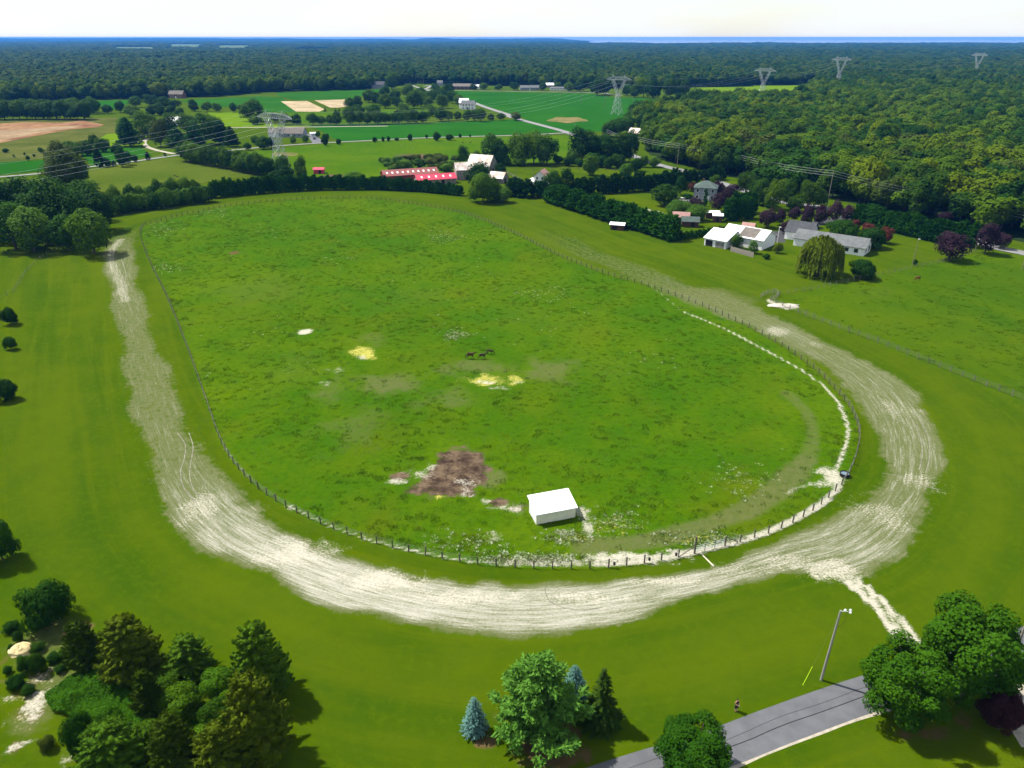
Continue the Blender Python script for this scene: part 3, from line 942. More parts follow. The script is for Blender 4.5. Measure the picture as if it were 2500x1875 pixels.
def spruce(seed, mat, R=2.5, H=8.0, tiers=16, per=13, sprays=16, leaf=.3, droop=.25, gap=.0, power=.9):
    """spruce: whorls of drooping boughs with flat sprays"""
    r = np.random.RandomState(seed)
    P, N, T, S = [], [], [], []
    ends = []
    for i in range(tiers):
        f = (i + .3) / tiers
        z0 = H * (.03 + .95 * f)
        L = R * (1 - f) ** power * (.9 + .2 * r.rand()) + .12
        nb = max(5, int(per * (1 - f * .55)))
        for k in range(nb):
            if r.rand() < gap: continue
            th = 6.283 * (k + r.rand() * .7) / nb + i * .7
            l = L * (.78 + .34 * r.rand())
            d = np.array([math.cos(th), math.sin(th), 0])
            sd = np.array([-math.sin(th), math.cos(th), 0])
            m = max(4, int(sprays * (.35 + .65 * (1 - f))))
            t = .12 + .9 * r.rand(m)
            lat = (r.rand(m) - .5) * 1.1 * l * .42 * (1.1 - t)
            z = z0 + l * (.12 * t - droop * 1.6 * t * t + .18 * t ** 3) + (r.rand(m) - .5) * .12
            p = d * (t * l)[:, None] + sd * lat[:, None]
            p[:, 2] += z
            P.append(p)
            N.append(np.tile(np.array([0, 0, 1.0]) + d * .45, (m, 1)) + rdir(r, m) * .45)
            T.append(np.tile(d, (m, 1)) + sd * np.sign(lat)[:, None] * .6 + rdir(r, m) * .25)
            S.append(leaf * (.6 + .6 * r.rand(m)) * (.6 + .5 * (1 - f)))
        if i % 3 == 0: ends.append((d[0] * L * .6, d[1] * L * .6, z0))
    P, N, T, S = map(np.concatenate, (P, N, T, S))
    P[:, 2] = np.maximum(P[:, 2], .05)
    crown = leaf_mesh('crown', P, N, T, S * 1.9, S * .95, mat)
    return limb_mesh('trunk', r, H * .96, ends, R * .06, BARK), crown


def soft_pine(seed, mat, R=5.0, H=11.0, n=14000, leaf=.5):
    """white pine: plumes of long needles on layered, reaching boughs"""
    r = np.random.RandomState(seed)
    c, rad = [], []
    for i in range(13):
        f = i / 12
        z = H * (.10 + .84 * f)
        L = R * (1 - f) ** .55 * (.8 + .3 * r.rand())
        for k in range(int(8 - 4 * f)):
            th = 6.283 * k / int(8 - 4 * f) + i * 1.1 + r.normal() * .2
            for q in (.42, .74, 1.0):
                l = L * q * (.85 + .25 * r.rand())
                c.append((math.cos(th) * l + r.normal() * .15, math.sin(th) * l + r.normal() * .15, z + l * .10 + r.normal() * .2))
                rad.append(R * (.13 + .05 * r.rand()) * (1.15 - .3 * q))
    c = np.array(c); rad = np.array(rad)
    b = r.choice(len(c), n, p=rad ** 2 / np.sum(rad ** 2))
    d = rdir(r, n); d[:, 2] = np.abs(d[:, 2]) * .9 - .15
    P = c[b] + d * (rad[b] * (.35 + .75 * r.rand(n)))[:, None] * np.array([1.15, 1.15, .8])
    outw = c[b].copy(); outw[:, 2] = 0; outw /= np.maximum(np.linalg.norm(outw, axis=1), .1)[:, None]
    tan = d + outw * .5 + np.array([0, 0, .35])
    nrm = rdir(r, n) + np.array([0, 0, .7]) + d * .5
    sz = leaf * (.6 + .7 * r.rand(n))
    crown = leaf_mesh('crown', P, nrm, tan, sz * 1.5, sz * .55, mat)
    return limb_mesh('trunk', r, H * .95, [c[i] for i in r.permutation(len(c))[:26]], .24, BARK), crown


def weeping(seed, mat, R=5.0, H=8.0, strands=420, per=26):
    """willow: domed crown with hanging curtains"""
    r = np.random.RandomState(seed)
    th = r.rand(strands) * 6.283
    q = np.sqrt(.04 + .96 * r.rand(strands))
    lob = 1 + .10 * np.sin(th * 5 + 1) + .07 * np.sin(th * 9)
    topz = H * (.55 + .45 * np.sqrt(np.clip(1 - (q * .93) ** 2, 0, 1))) * (.93 + .1 * r.rand(strands))
    lng = H * (.22 + .55 * q ** 2) * (.6 + .5 * r.rand(strands))
    t = np.tile(np.linspace(0, 1, per), (strands, 1)) + r.rand(strands, per) * .03
    rr = (q * R * lob)[:, None] * (.86 + .14 * np.sqrt(t))
    thj = th[:, None] + r.normal(size=(strands, per)) * .02
    z = topz[:, None] - lng[:, None] * t
    P = np.stack([np.cos(thj) * rr, np.sin(thj) * rr, z], axis=2).reshape(-1, 3)
    n = len(P)
    P += r.normal(size=P.shape) * .07
    P[:, 2] = np.maximum(P[:, 2], .15)
    outw = P.copy(); outw[:, 2] = 0; outw /= np.maximum(np.linalg.norm(outw, axis=1), .1)[:, None]
    nrm = outw + rdir(r, n) * .5 + np.array([0, 0, .35])
    tan = np.array([0, 0, -1.0]) + outw * (1 - t.reshape(-1))[:, None] * .9 + rdir(r, n) * .25
    crown = leaf_mesh('crown', P, nrm, tan, .62 + .3 * r.rand(n), .2 + .12 * r.rand(n), mat)
    tg = [(math.cos(a) * R * .6, math.sin(a) * R * .6, H * .8) for a in np.linspace(0, 6.28, 8, False)]
    return limb_mesh('trunk', r, H * .8, tg, .45, BARK), crown


KINDS = {  # kind: (builder, unit radius, unit height, how many variants)
    'tree': (lambda s, m: round_crown(s, m, 3000, nb=26 + (s % 3) * 6, clear=.03, leaf=.5, lump=.40, tilt=.7, wild=.2), 4.6, 12, 5),
    'forest': (lambda s, m: round_crown(s, m, 2200, nb=20 + (s % 3) * 5, leaf=.66, clear=.12, lump=.40, tilt=.45, wild=.25), 5, 16, 6),
    'wood': (lambda s, m: round_crown(s, m, 420, nb=14, leaf=1.45, clear=.25, lump=.46, tilt=.3, wild=.2), 5, 16, 4),
    'maple': (lambda s, m: round_crown(s, m, 28000, nb=95, leaf=.25, lump=.225, clear=.04, tilt=.9, wild=.2, shell=.6), 5, 10, 3),
    'shrub': (lambda s, m: round_crown(s, m, 1500, R=2, H=3, nb=22, leaf=.30, clear=.0, lump=.42), 2, 3, 3),
    'bush': (lambda s, m: round_crown(s, m, 6500, R=2, H=3, nb=30, leaf=.15, clear=.0, lump=.38, tilt=.8, wild=.22, shell=.5), 2, 3, 3),
    'cypress': (lambda s, m: feather_cone(s, m, 2200, 1.5, 6, .40, .5, 90), 1.5, 6, 4),
    'column': (lambda s, m: feather_cone(s, m, 900, .7, 3, .26, .35, 50), .7, 3, 3),
    'juniper': (lambda s, m: feather_cone(s, m, 15000, 2.5, 7, .25, .62, 170, droop=.25, fat=.5), 2.5, 7, 3),
    'spruce': (lambda s, m: spruce(s, m, 2.5, 8, 19, 13, 26, .34, .30, .12), 2.5, 8, 2),
    'fir': (lambda s, m: spruce(s, m, 2.0, 6, 12, 9, 7, .5, .2, .05), 2, 6, 2),
    'bluespruce': (lambda s, m: spruce(s, m, 1.6, 5, 24, 17, 22, .17, .12, .0, .62), 1.6, 5, 1),
    'pine': (lambda s, m: soft_pine(s, m), 5, 11, 1),
    'midpine': (lambda s, m: soft_pine(s, m, n=3200, leaf=.95), 5, 11, 2),
    'willow': (lambda s, m: weeping(s, m), 5, 8, 1),
}
PROTO = {}
TREE_RNG = random.Random(5)


def proto(kind, var, mat):
    k = (kind, var, mat)
    if k not in PROTO:
        base = next((v for q, v in PROTO.items() if q[0] == kind and q[1] == var), None)
        if base:
            c = base[1].copy(); c.materials.clear(); c.materials.append(LEAF[mat])
            PROTO[k] = (base[0], c)
        else:
            PROTO[k] = KINDS[kind][0](sum(map(ord, kind)) * 7 + var * 13, LEAF[mat])
    return PROTO[k]


def plant_at(P, R, h, kind, mat, name, label, cat, group=None, rz=None):
    fn, R0, H0, nv = KINDS[kind]
    tr, cr = proto(kind, TREE_RNG.randrange(nv), mat)
    o = empty(name, (P[0], P[1], 0), TREE_RNG.random() * 6.28 if rz is None else rz)
    o.scale = (R / R0, R / R0, h / H0)
    tag(o, label, cat, group)
    link('crown', cr, o)
    link('trunk', tr, o)
    return o


def fit(view, x, ytop, ybot, w, pointed):
    s = VIEWS[view][2]
    u, vt = px(view, x, ytop); _, vb = px(view, x, ybot)
    w = w * s
    H2 = (vb - vt) / 2; vm = (vb + vt) / 2
    P = ground_uv(u, vb)
    for _ in range(6):
        kh, kv, kg = units(P)
        R = w / 2 / kh
        if pointed:
            b = vb - min(R * kg * .55, H2 * .6)
            P = ground_uv(u, b)
            h = max((b - vt) / kv, R * 1.1)
        else:
            rz = max(math.sqrt(max(H2 * H2 - (R * kg) ** 2, 0)) / kv, .62 * R)
            hc = rz * 1.22
            h = hc + rz
            P = ground_uv(u, vm + hc * kv)
    return P, R, h


POINTED = {'cypress', 'column', 'juniper', 'spruce', 'fir', 'bluespruce'}


def plant(kind, mat, view, x, yb, h, w, name, label, cat='tree', group=None):
    P, R, hh = fit(view, x, yb - h, yb, w, kind in POINTED)
    return plant_at(P, R, hh, kind, mat, name, label, cat, group)


def row(kind, mat, view, pts, n, h, w, name, label, cat, group, jit=.12):
    """a line of plants along a polyline of the view; h, w may be (start, end)"""
    P = resample(np.array(pts, dtype=float), 1.0)
    # even spacing on the ground
    W = np.array([G(view, *p)[:2] for p in P])
    L = np.concatenate([[0], np.cumsum(np.linalg.norm(np.diff(W, axis=0), axis=1))])
    for i in range(n):
        s = L[-1] * (i + .5 + TREE_RNG.uniform(-jit, jit)) / n
        x, y = np.interp(s, L, P[:, 0]), np.interp(s, L, P[:, 1])
        f = s / L[-1]
        hh = (h[0] + (h[1] - h[0]) * f if isinstance(h, tuple) else h) * TREE_RNG.uniform(.86, 1.12)
        ww = (w[0] + (w[1] - w[0]) * f if isinstance(w, tuple) else w) * TREE_RNG.uniform(.9, 1.12)
        m = mat if isinstance(mat, str) else TREE_RNG.choice(mat)
        k = kind if isinstance(kind, str) else TREE_RNG.choice(kind)
        plant(k, m, view, x, y, hh, ww, name, label, cat, group)



# ------------------------------------------------------------------ the woods
def crest(view, x, y, h=18.0):
    """foot of a tree of height h whose top shows at this place"""
    return G(view, x, y) * ((CAM_H - h) / CAM_H)


def back(pts, k):
    return [p * k for p in pts]


far_edge = vs('1', (-700, 672), (0, 665), (500, 640), (1100, 630), (1450, 615), (1790, 612), (2200, 577)) + vs('2', (0, 574), (600, 560), (1000, 549), (1180, 528), (1400, 498), (1700, 503), (2212, 520)) + \
    vs('3', (300, 522), (620, 528), (830, 540), (1440, 545), (1640, 529), (2200, 521)) + vs('4', (0, 468), (480, 466))
near_edge = back(vs('5', (2700, 530), (2212, 412), (2000, 365)) + vs('4', (1800, 1600), (1500, 1560), (1150, 1490), (900, 1425), (690, 1375), (480, 1335), (250, 1295), (60, 1240)), 1.035) + \
    back(vs('3', (1650, 1215), (1540, 1190), (1430, 1160), (1340, 1125)), 1.025) + vs('3', (1290, 1050), (1310, 960), (1290, 880), (1220, 800), (1190, 770)) + [crest('3', *p) for p in ((1290, 640), (1430, 600), (1650, 560), (1900, 535))] + [crest('4', *p) for p in ((0, 492), (300, 492), (470, 480))] + vs('4', (600, 490), (640, 440))
FOREST_A = [p[:2] for p in far_edge] + [(11000, 14000), (-11000, 14000)]
FOREST_B = [p[:2] for p in near_edge] + [(11000, 14000), (14000, 6000)]
CLEAR = [[G('1', *p)[:2] for p in q] for q in (
    ((930, 190), (1330, 190), (1330, 226), (930, 226)), ((1400, 166), (1720, 166), (1720, 214), (1400, 214)), ((1810, 176), (2130, 176), (2130, 219), (1810, 219)),
    ((420, 148), (490, 148), (490, 172), (420, 172)))]
CLEAR += [[G('2', *p)[:2] for p in q] for q in (((370, 208), (720, 205), (720, 240), (370, 240)),)]


def sheet_xy(name, poly, z, mat):
    return sheet(name, poly, z, mat)


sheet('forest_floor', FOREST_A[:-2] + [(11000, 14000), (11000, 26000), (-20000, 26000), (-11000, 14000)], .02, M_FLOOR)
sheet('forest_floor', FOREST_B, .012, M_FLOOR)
sheet('meadow', vs('4', (-350, 480), (480, 470), (560, 500), (450, 580), (-300, 590)), .05, M_YELLOW)
for q in CLEAR: sheet('far_field', q, .6, M_FARF)

rs = np.random.RandomState(77)
fx, fy, fs = [], [], []
d = 120.0
while d < 13500:
    s = max(9.8, d * .0085)
    n = int(2 * math.radians(56) * d / s)
    a = (np.arange(n) + .5) / n * 2 * math.radians(56) - math.radians(56)
    dd = d + (rs.rand(n) - .5) * s * .9
    a = a + (rs.rand(n) - .5) * s / d * .9
    fx.append(np.sin(a) * dd); fy.append(np.cos(a) * dd); fs.append(np.full(n, s))
    d += s * .92
fx, fy, fs = map(np.concatenate, (fx, fy, fs))
fa = in_poly(fx, fy, FOREST_A); fb = in_poly(fx, fy, FOREST_B)
ok = fa | fb
for q in CLEAR: ok &= ~in_poly(fx, fy, q)
ok &= ~((fx > fy * .10 - 100) & (fy > 7600 + .15 * fx))          # land ends at the bay
ok &= rs.rand(len(fx)) > .03
fx, fy, fs = fx[ok], fy[ok], fs[ok]
fd = np.hypot(fx, fy)
# stands of different age give the canopy its swells
age = .72 + .55 * vnoise(fx / 70, fy / 70, 3) * .6 + .3 * vnoise(fx / 23, fy / 23, 4) + .1 * rs.rand(len(fx))
FR = fs * (.50 + .36 * rs.rand(len(fx)) ** 1.4) * np.where(fd < 1000, age, 1)
FH = (8.5 + 8.0 * age + 6.0 * rs.rand(len(fx))) * np.where(fd > 2500, 1 + .5 * (vnoise(fx / 500, fy / 500, 9) - .4), 1)
u_ = 1250 + F_PX * fx / (fy * math.cos(PITCH) + CAM_H * math.sin(PITCH))
vis = (u_ > -20) & (u_ < 2520)
order = np.argsort(np.where(vis, fd, 1e9))[:290]
solo = np.zeros(len(fx), dtype=bool); solo[order] = True
LBL_WOOD = 'mid green broadleaf tree at the near side of the wood behind the country road'
WOOD_KINDS = [('forest', LBL_WOOD, 'green trees of the wood'), ('dark', 'dark green broadleaf tree at the near side of the wood behind the country road', 'dark trees of the wood'),
              ('forestlight', 'yellow-green broadleaf tree at the near side of the wood behind the country road', 'yellow-green trees of the wood'), ('brown', 'dull olive tree at the near side of the wood behind the country road', 'olive trees of the wood')]
wv = vnoise(fx / 16, fy / 16, 51) * .5 + .5 * rs.rand(len(fx))
for i in order:
    k_ = 1 if wv[i] < .34 else 2 if wv[i] > .68 else 3 if rs.rand() < .1 else 0
    plant_at((fx[i], fy[i]), FR[i] * 1.05, FH[i] * (1.12 if k_ == 2 else .95 if k_ == 1 else 1), 'forest', WOOD_KINDS[k_][0], 'forest_tree', WOOD_KINDS[k_][1], 'tree', WOOD_KINDS[k_][2])


def scatter(name, pts, idx, scl, rot, sources, label, group_name):
    """uncountable masses: points carrying copies of a few source meshes"""
    me = bpy.data.meshes.new(name)
    me.vertices.add(len(pts))
    me.vertices.foreach_set('co', np.asarray(pts, dtype=np.float32).ravel())
    a = me.attributes.new('pick', 'INT', 'POINT'); a.data.foreach_set('value', np.asarray(idx, dtype=np.int32))
    a = me.attributes.new('size', 'FLOAT_VECTOR', 'POINT'); a.data.foreach_set('vector', np.asarray(scl, dtype=np.float32).ravel())
    a = me.attributes.new('turn', 'FLOAT_VECTOR', 'POINT'); a.data.foreach_set('vector', np.asarray(rot, dtype=np.float32).ravel())
    me.update()
    cc = bpy.data.collections.new(group_name)
    for k, m in enumerate(sources):
        cc.objects.link(bpy.data.objects.new('%s_%02d' % (group_name, k), m))
    ng = bpy.data.node_groups.new(name, 'GeometryNodeTree')
    ng.interface.new_socket('Geometry', in_out='INPUT', socket_type='NodeSocketGeometry')
    ng.interface.new_socket('Geometry', in_out='OUTPUT', socket_type='NodeSocketGeometry')
    N = ng.nodes
    gi, go = N.new('NodeGroupInput'), N.new('NodeGroupOutput')
    ci = N.new('GeometryNodeCollectionInfo')
    ci.inputs['Collection'].default_value = cc
    ci.inputs['Separate Children'].default_value = True
    ci.inputs['Reset Children'].default_value = True
    ip = N.new('GeometryNodeInstanceOnPoints')
    ip.inputs['Pick Instance'].default_value = True

    def att(nm, typ):
        q = N.new('GeometryNodeInputNamedAttribute'); q.data_type = typ; q.inputs['Name'].default_value = nm
        return next(o for o in q.outputs if o.enabled and o.name == 'Attribute')
    e2r = N.new('FunctionNodeEulerToRotation')
    ng.links.new(att('turn', 'FLOAT_VECTOR'), e2r.inputs[0])
    ng.links.new(gi.outputs[0], ip.inputs['Points'])
    ng.links.new(ci.outputs[0], ip.inputs['Instance'])
    ng.links.new(att('pick', 'INT'), ip.inputs['Instance Index'])
    ng.links.new(e2r.outputs[0], ip.inputs['Rotation'])
    ng.links.new(att('size', 'FLOAT_VECTOR'), ip.inputs['Scale'])
    ng.links.new(ip.outputs[0], go.inputs[0])
    o = link(name, me)
    md = o.modifiers.new('scatter', 'NODES')
    md.node_group = ng
    tag(o, label, None, None, 'stuff')
    return o


def wood_scatter(name, sel, kind, label):
    k = np.nonzero(sel)[0]
    fn, R0, H0, nv = KINDS[kind]
    src = []
    for v in range(nv):
        for m_ in (('forest', 'dark', 'forestlight') if kind == 'forest' else ('farwood', 'hedgedark', 'farlight')):
            src.append(proto(kind, v, m_)[1])
    pts = np.stack([fx[k], fy[k], np.zeros(len(k))], axis=1)
    scl = np.stack([FR[k] / R0, FR[k] / R0, FH[k] / H0], axis=1)
    rot = np.zeros((len(k), 3)); rot[:, 2] = rs.rand(len(k)) * 6.28
    return scatter(name, pts, rs.randint(0, nv, len(k)) * 3 + np.where(wv[k] < .36, 1, np.where(wv[k] > .66, 2, 0)), scl, rot, src, label, name + '_crowns')


wood_scatter('wood', (~solo) & (fd < 1150), 'forest', 'dense broadleaf wood behind the nearest forest trees')
wood_scatter('distant_forest', (~solo) & (fd >= 1150), 'wood', 'distant forest reaching to the horizon')

# bay beyond the land
t = NT('bay_water')
MATS['water'] = t.done(t.bsdf((0.10, 0.14, 0.17), 0.06, 0.5, t.bump(t.noise(t.n('ShaderNodeNewGeometry').outputs['Position'], .02, 3), .1, .5)))
sheet('bay', [(700, 7700), (9000, 9100), (16000, 10200), (29500, 14000), (29500, 29900), (1500, 29900)], .9, MATS['water'])
ridge = MB()
for k, (x0, y0, x1, y1, h) in enumerate(((-14000, 16500, -5000, 17500, 46), (-6500, 15000, -1500, 15500, 40), (-2200, 14500, 1500, 14900, 46))):
    n = 60
    tx = np.linspace(0, 1, n)
    X = x0 + (x1 - x0) * tx; Y = y0 + (y1 - y0) * tx
    hh = h * np.clip(np.minimum(tx, 1 - tx) * 6, .15, 1) * (.75 + .4 * vnoise(tx * 9, tx * 0 + k, 5) + .12 * vnoise(tx * 50, tx * 0, 6))
    mbv = []
    for i in range(n): mbv += [(X[i], Y[i] - 500, 0), (X[i], Y[i], hh[i]), (X[i], Y[i] + 700, hh[i] * .9), (X[i], Y[i] + 1500, 0)]
    ridge.add(mbv, [(4 * i + j, 4 * i + 4 + j, 4 * i + 5 + j, 4 * i + 1 + j) for i in range(n - 1) for j in range(3)])
tag(ridge.build('hills', M_FLOOR), 'low wooded hills along the horizon', None, None, 'structure')

# ------------------------------------------------------------------ air
hz = MB().box((0, 13000, 34), (64000, 36000, 72))
hme = hz.mesh('haze', None)
hm = bpy.data.materials.new('haze_air')
hm.use_nodes = True
hm.node_tree.nodes.clear()
ho = hm.node_tree.nodes.new('ShaderNodeOutputMaterial')
hv = hm.node_tree.nodes.new('ShaderNodeVolumePrincipled')
hv.inputs['Color'].default_value = (0.07, 0.33, 0.95, 1)
hv.inputs['Density'].default_value = 5.6e-5
hv.inputs['Anisotropy'].default_value = 0.0
hm.node_tree.links.new(hv.outputs[0], ho.inputs['Volume'])
hme.materials.append(hm)
tag(link('haze', hme), 'thin bluish summer haze', None, None, 'stuff')

# ------------------------------------------------------------------ trees and shrubs one by one
def many(items, kind, mat, view, name, label, group, cat='tree'):
    for it in items:
        x, yb, h, w = it[:4]
        k = it[4] if len(it) > 4 and it[4] else kind
        m = it[5] if len(it) > 5 else mat
        m = m if isinstance(m, str) else TREE_RNG.choice(m)
        plant(k, m, view, x, yb, h, w, name, label, cat, group)


# grove at the left end of the ring
many([(10, 505, 110, 95), (62, 498, 105, 90), (115, 505, 112, 95), (160, 512, 100, 80), (35, 530, 90, 80), (215, 490, 80, 70), (185, 470, 75, 80), (120, 470, 80, 90), (55, 462, 75, 85), (0, 470, 80, 90), (150, 535, 70, 60)],
     'tree', ['dark', 'dark', 'green'], 'F', 'broadleaf_tree', 'broadleaf tree in the dense grove beside the ring', 'trees of the grove beside the ring')
plant('tree', 'light', 'F', 75, 535, 88, 72, 'broadleaf_tree', 'light green tree standing before the dense grove', 'tree')
plant('tree', 'green', 'F', 205, 540, 88, 72, 'broadleaf_tree', 'leafy tree at the corner of the grove, touching the mown verge', 'tree')
many([(600, 1395, 330, 300, None, 'brown'), (545, 1260, 260, 240, None, 'brown'), (600, 1130, 150, 170, None, 'green'), (690, 1330, 190, 150, None, 'dark'), (700, 1095, 110, 110, None, 'brown')],
     'tree', 'brown', '1', 'broadleaf_tree', 'tall dull-green tree on the lane bend behind the grove', 'dull-green trees at the lane bend')
row('shrub', ['green', 'dark', 'light', 'green'], '1', [(930, 1600), (1100, 1565), (1300, 1545), (1550, 1508), (1800, 1480)], 15, 135, 120, 'hedgerow_shrub', 'unclipped shrub in the hedgerow between grove and cypress hedge', 'shrub', 'shrubs between grove and cypress hedge', .3)
row('tree', ['green', 'dark'], '1', [(950, 1560), (1300, 1510), (1700, 1455)], 8, 170, 130, 'hedgerow_tree', 'small tree rising from the hedgerow beside the olive pasture', 'tree', 'small trees of the pasture hedgerow', .3)
row('shrub', 'brown', '1', [(1000, 1510), (1350, 1440), (1750, 1400)], 7, 60, 110, 'dry_shrub', 'brownish dried shrub behind the hedgerow', 'shrub', 'dried shrubs', .3)
# cypress hedge at the far end of the ring
row('cypress', 'hedge', '2', [(-300, 1470), (0, 1440), (300, 1415), (600, 1400), (1100, 1396), (1500, 1415), (1830, 1450)], 58, (150, 92), (84, 74), 'cypress', 'dark green cypress in the curved hedge at the far end of the ring', 'tree', 'cypresses of the curved hedge')
# trees about the house drive
many([(1100, 1005, 215, 200, 'midpine', 'bluepine'), (1500, 1020, 150, 190, 'midpine', 'bluepine'), (1655, 1030, 175, 190, 'midpine', 'bluepine'), (1880, 990, 175, 160, 'midpine', 'bluepine'), (1960, 1015, 150, 130, 'midpine', 'dark')],
     'midpine', 'bluepine', '1', 'pine_tree', 'blue-green pine tree beside the curving house drive', 'pines beside the house drive')
many([(1060, 985, 180, 100, None, 'light'), (1250, 935, 195, 185, None, 'green'), (1360, 1010, 195, 130, None, 'brown'), (1730, 985, 235, 210, None, 'dark'), (1430, 905, 150, 150, None, 'green'), (1590, 905, 150, 150, None, 'green'), (1820, 900, 130, 110, None, 'green'), (1200, 960, 90, 60, None, 'willow')],
     'tree', 'green', '1', 'broadleaf_tree', 'broadleaf tree in the garden grove beside the curving house drive', 'garden trees beside the house drive')
row('tree', ['green', 'dark'], '1', [(1540, 1130), (1800, 1180), (2000, 1215), (2212, 1255), (2420, 1265)], 15, 150, 125, 'hedgerow_tree', 'bushy tree in the hedgerow running from lane to transmission tower', 'tree', 'trees of the lane hedgerow', .3)
many([(845, 1205, 165, 80, 'cypress'), (910, 1195, 70, 65, 'shrub'), (965, 1198, 50, 40, 'cypress'), (1035, 1185, 150, 85, 'tree'), (1085, 1175, 100, 70, 'tree'), (1140, 1155, 60, 50, 'shrub'), (1250, 1145, 70, 45, 'cypress'), (1395, 1110, 30, 25, 'shrub')],
     'tree', 'dark', '1', 'roadside_tree', 'dark small tree on the lane verge by the olive pasture', 'small trees on the lane verge')
many([(870, 1065, 110, 115), (800, 1025, 95, 80), (745, 1095, 115, 105), (350, 1080, 45, 42), (240, 1145, 42, 30), (50, 1075, 30, 50), (120, 1120, 25, 18), (290, 1115, 25, 20), (210, 1100, 22, 18), (985, 1060, 35, 100), (330, 1055, 20, 16)],
     'shrub', ['dark', 'green'], '1', 'scrub_bush', 'dark scrub bush in the rough field beside the red soil', 'scrub bushes in the rough field', 'shrub')
row('tree', ['dark', 'green'], '1', [(-60, 790), (350, 785), (740, 790)], 13, 130, 130, 'field_tree', 'dark tree in the thick field hedge behind the red soil', 'tree', 'trees of the thick field hedge', .3)
row('tree', ['dark', 'green'], '1', [(-40, 745), (400, 735), (800, 725)], 9, 105, 120, 'field_tree', 'dark tree in the thick field hedge behind the red soil', 'tree', 'trees of the thick field hedge', .3)
many([(790, 740, 120, 110), (910, 745, 70, 80), (1020, 735, 90, 75), (740, 775, 60, 60), (1120, 770, 90, 120), (1280, 760, 80, 90), (1360, 760, 90, 90), (1450, 765, 80, 80), (1520, 770, 70, 70), (1150, 690, 80, 100), (1280, 680, 85, 120), (1400, 690, 80, 110), (1480, 700, 70, 90)],
     'tree', ['dark', 'green'], '1', 'field_tree', 'dark green tree in the clump between crop strip and garden grove', 'trees of the field clump')
many([(1640, 722, 90, 80), (1750, 728, 78, 80), (1835, 732, 68, 70), (1975, 732, 75, 55, None, 'dark'), (2030, 720, 50, 60, None, 'light')], 'tree', 'green', '1', 'field_tree', 'single tree in the loose row on the crop field edge', 'loose row on the crop field edge')
plant('tree', 'green', '2', 65, 800, 165, 165, 'field_tree', 'broad round tree standing beside the yellow meadow', 'tree')
plant('shrub', 'green', '2', 85, 835, 70, 110, 'field_shrub', 'low bush at the foot of the broad round meadow tree', 'shrub')
# belt along the farm track and around the white farmhouse
many([(250, 818, 70, 70), (340, 838, 90, 90), (430, 838, 82, 90), (570, 838, 92, 90), (640, 838, 70, 70), (710, 838, 78, 62), (770, 838, 110, 80), (880, 833, 120, 100), (960, 833, 105, 90), (1030, 833, 100, 85), (1110, 833, 110, 100), (1180, 830, 90, 80), (1240, 830, 85, 80), (1300, 828, 90, 80), (1365, 826, 95, 90), (1430, 824, 100, 90), (1500, 822, 95, 90)],
     'tree', ['dark', 'green'], '2', 'belt_tree', 'dark bushy tree in the belt along the pale farm track', 'tree belt along the farm track')
many([(880, 705, 90, 80), (940, 695, 90, 90), (870, 770, 80, 90), (960, 770, 90, 110), (1080, 770, 100, 110), (1040, 645, 100, 110), (1100, 655, 80, 80), (1175, 605, 85, 80), (1180, 695, 110, 110), (1280, 695, 80, 90), (1370, 605, 98, 100), (1420, 695, 130, 130), (1480, 680, 120, 100), (1540, 690, 80, 80), (1570, 645, 95, 90), (1640, 625, 90, 90), (1700, 605, 100, 90), (1745, 655, 100, 80), (1800, 665, 80, 80), (1660, 695, 100, 110), (1340, 755, 90, 90, None, 'light'), (1570, 765, 90, 80, None, 'light'), (1650, 805, 110, 100), (1710, 805, 80, 80), (1260, 640, 90, 90), (1480, 610, 80, 90), (1600, 560, 60, 70), (1730, 560, 60, 60)],
     'tree', ['dark', 'green', 'dark'], '2', 'garden_tree', 'dark tree in the big clump around the white farmhouse garden', 'trees around the farmhouse garden')
many([(1790, 802, 70, 62), (1870, 807, 82, 70), (1930, 803, 78, 60), (1985, 807, 100, 85)], 'tree', 'dark', '2', 'yard_tree', 'round tree in the row before the white farmhouse', 'row before the farmhouse')
many([(2070, 803, 50, 60), (2155, 800, 55, 68)], 'tree', 'dark', '2', 'yard_tree', 'small round tree on the verge where crop field meets pale road', 'small round verge trees')
plant('tree', 'brown', '3', 210, 803, 66, 80, 'verge_tree', 'brownish round tree growing on the edge of the pale road', 'tree')
plant('tree', 'purple', '2', 1280, 765, 45, 50, 'plum_tree', 'small purple tree in the farmhouse clump', 'tree')
many([(670, 737, 48, 30), (757, 732, 40, 20), (790, 732, 40, 20)], 'fir', 'hedgedark', '2', 'fir_tree', 'small dark fir beside the sandy plots', 'firs beside the sandy plots')
# by the house behind the transmission tower
many([(85, 1005, 70, 65), (150, 1042, 100, 110), (215, 1035, 85, 80), (20, 1055, 60, 60), (610, 950, 50, 40), (690, 965, 45, 35)], 'tree', 'dark', '2', 'garden_tree', 'dark shade tree beside the house behind the transmission tower', 'shade trees of the tower-side house')
many([(400, 998, 58, 50), (505, 993, 58, 52)], 'tree', 'green', '2', 'yard_tree', 'small lollipop tree on the front lawn behind the transmission tower', 'lollipop trees on the front lawn')
many([(670, 1015, 90, 58), (785, 1008, 45, 44), (1090, 990, 42, 42), (1160, 987, 42, 26), (1205, 984, 42, 28), (1275, 977, 25, 40), (1388, 977, 55, 38), (1525, 957, 30, 25), (1610, 975, 72, 60), (1720, 972, 50, 70), (1810, 952, 32, 26), (1893, 947, 20, 18)],
     'shrub', 'dark', '2', 'lane_shrub', 'dark shrub on the lane verge in front of the crop field', 'shrubs on the lane verge', 'shrub')
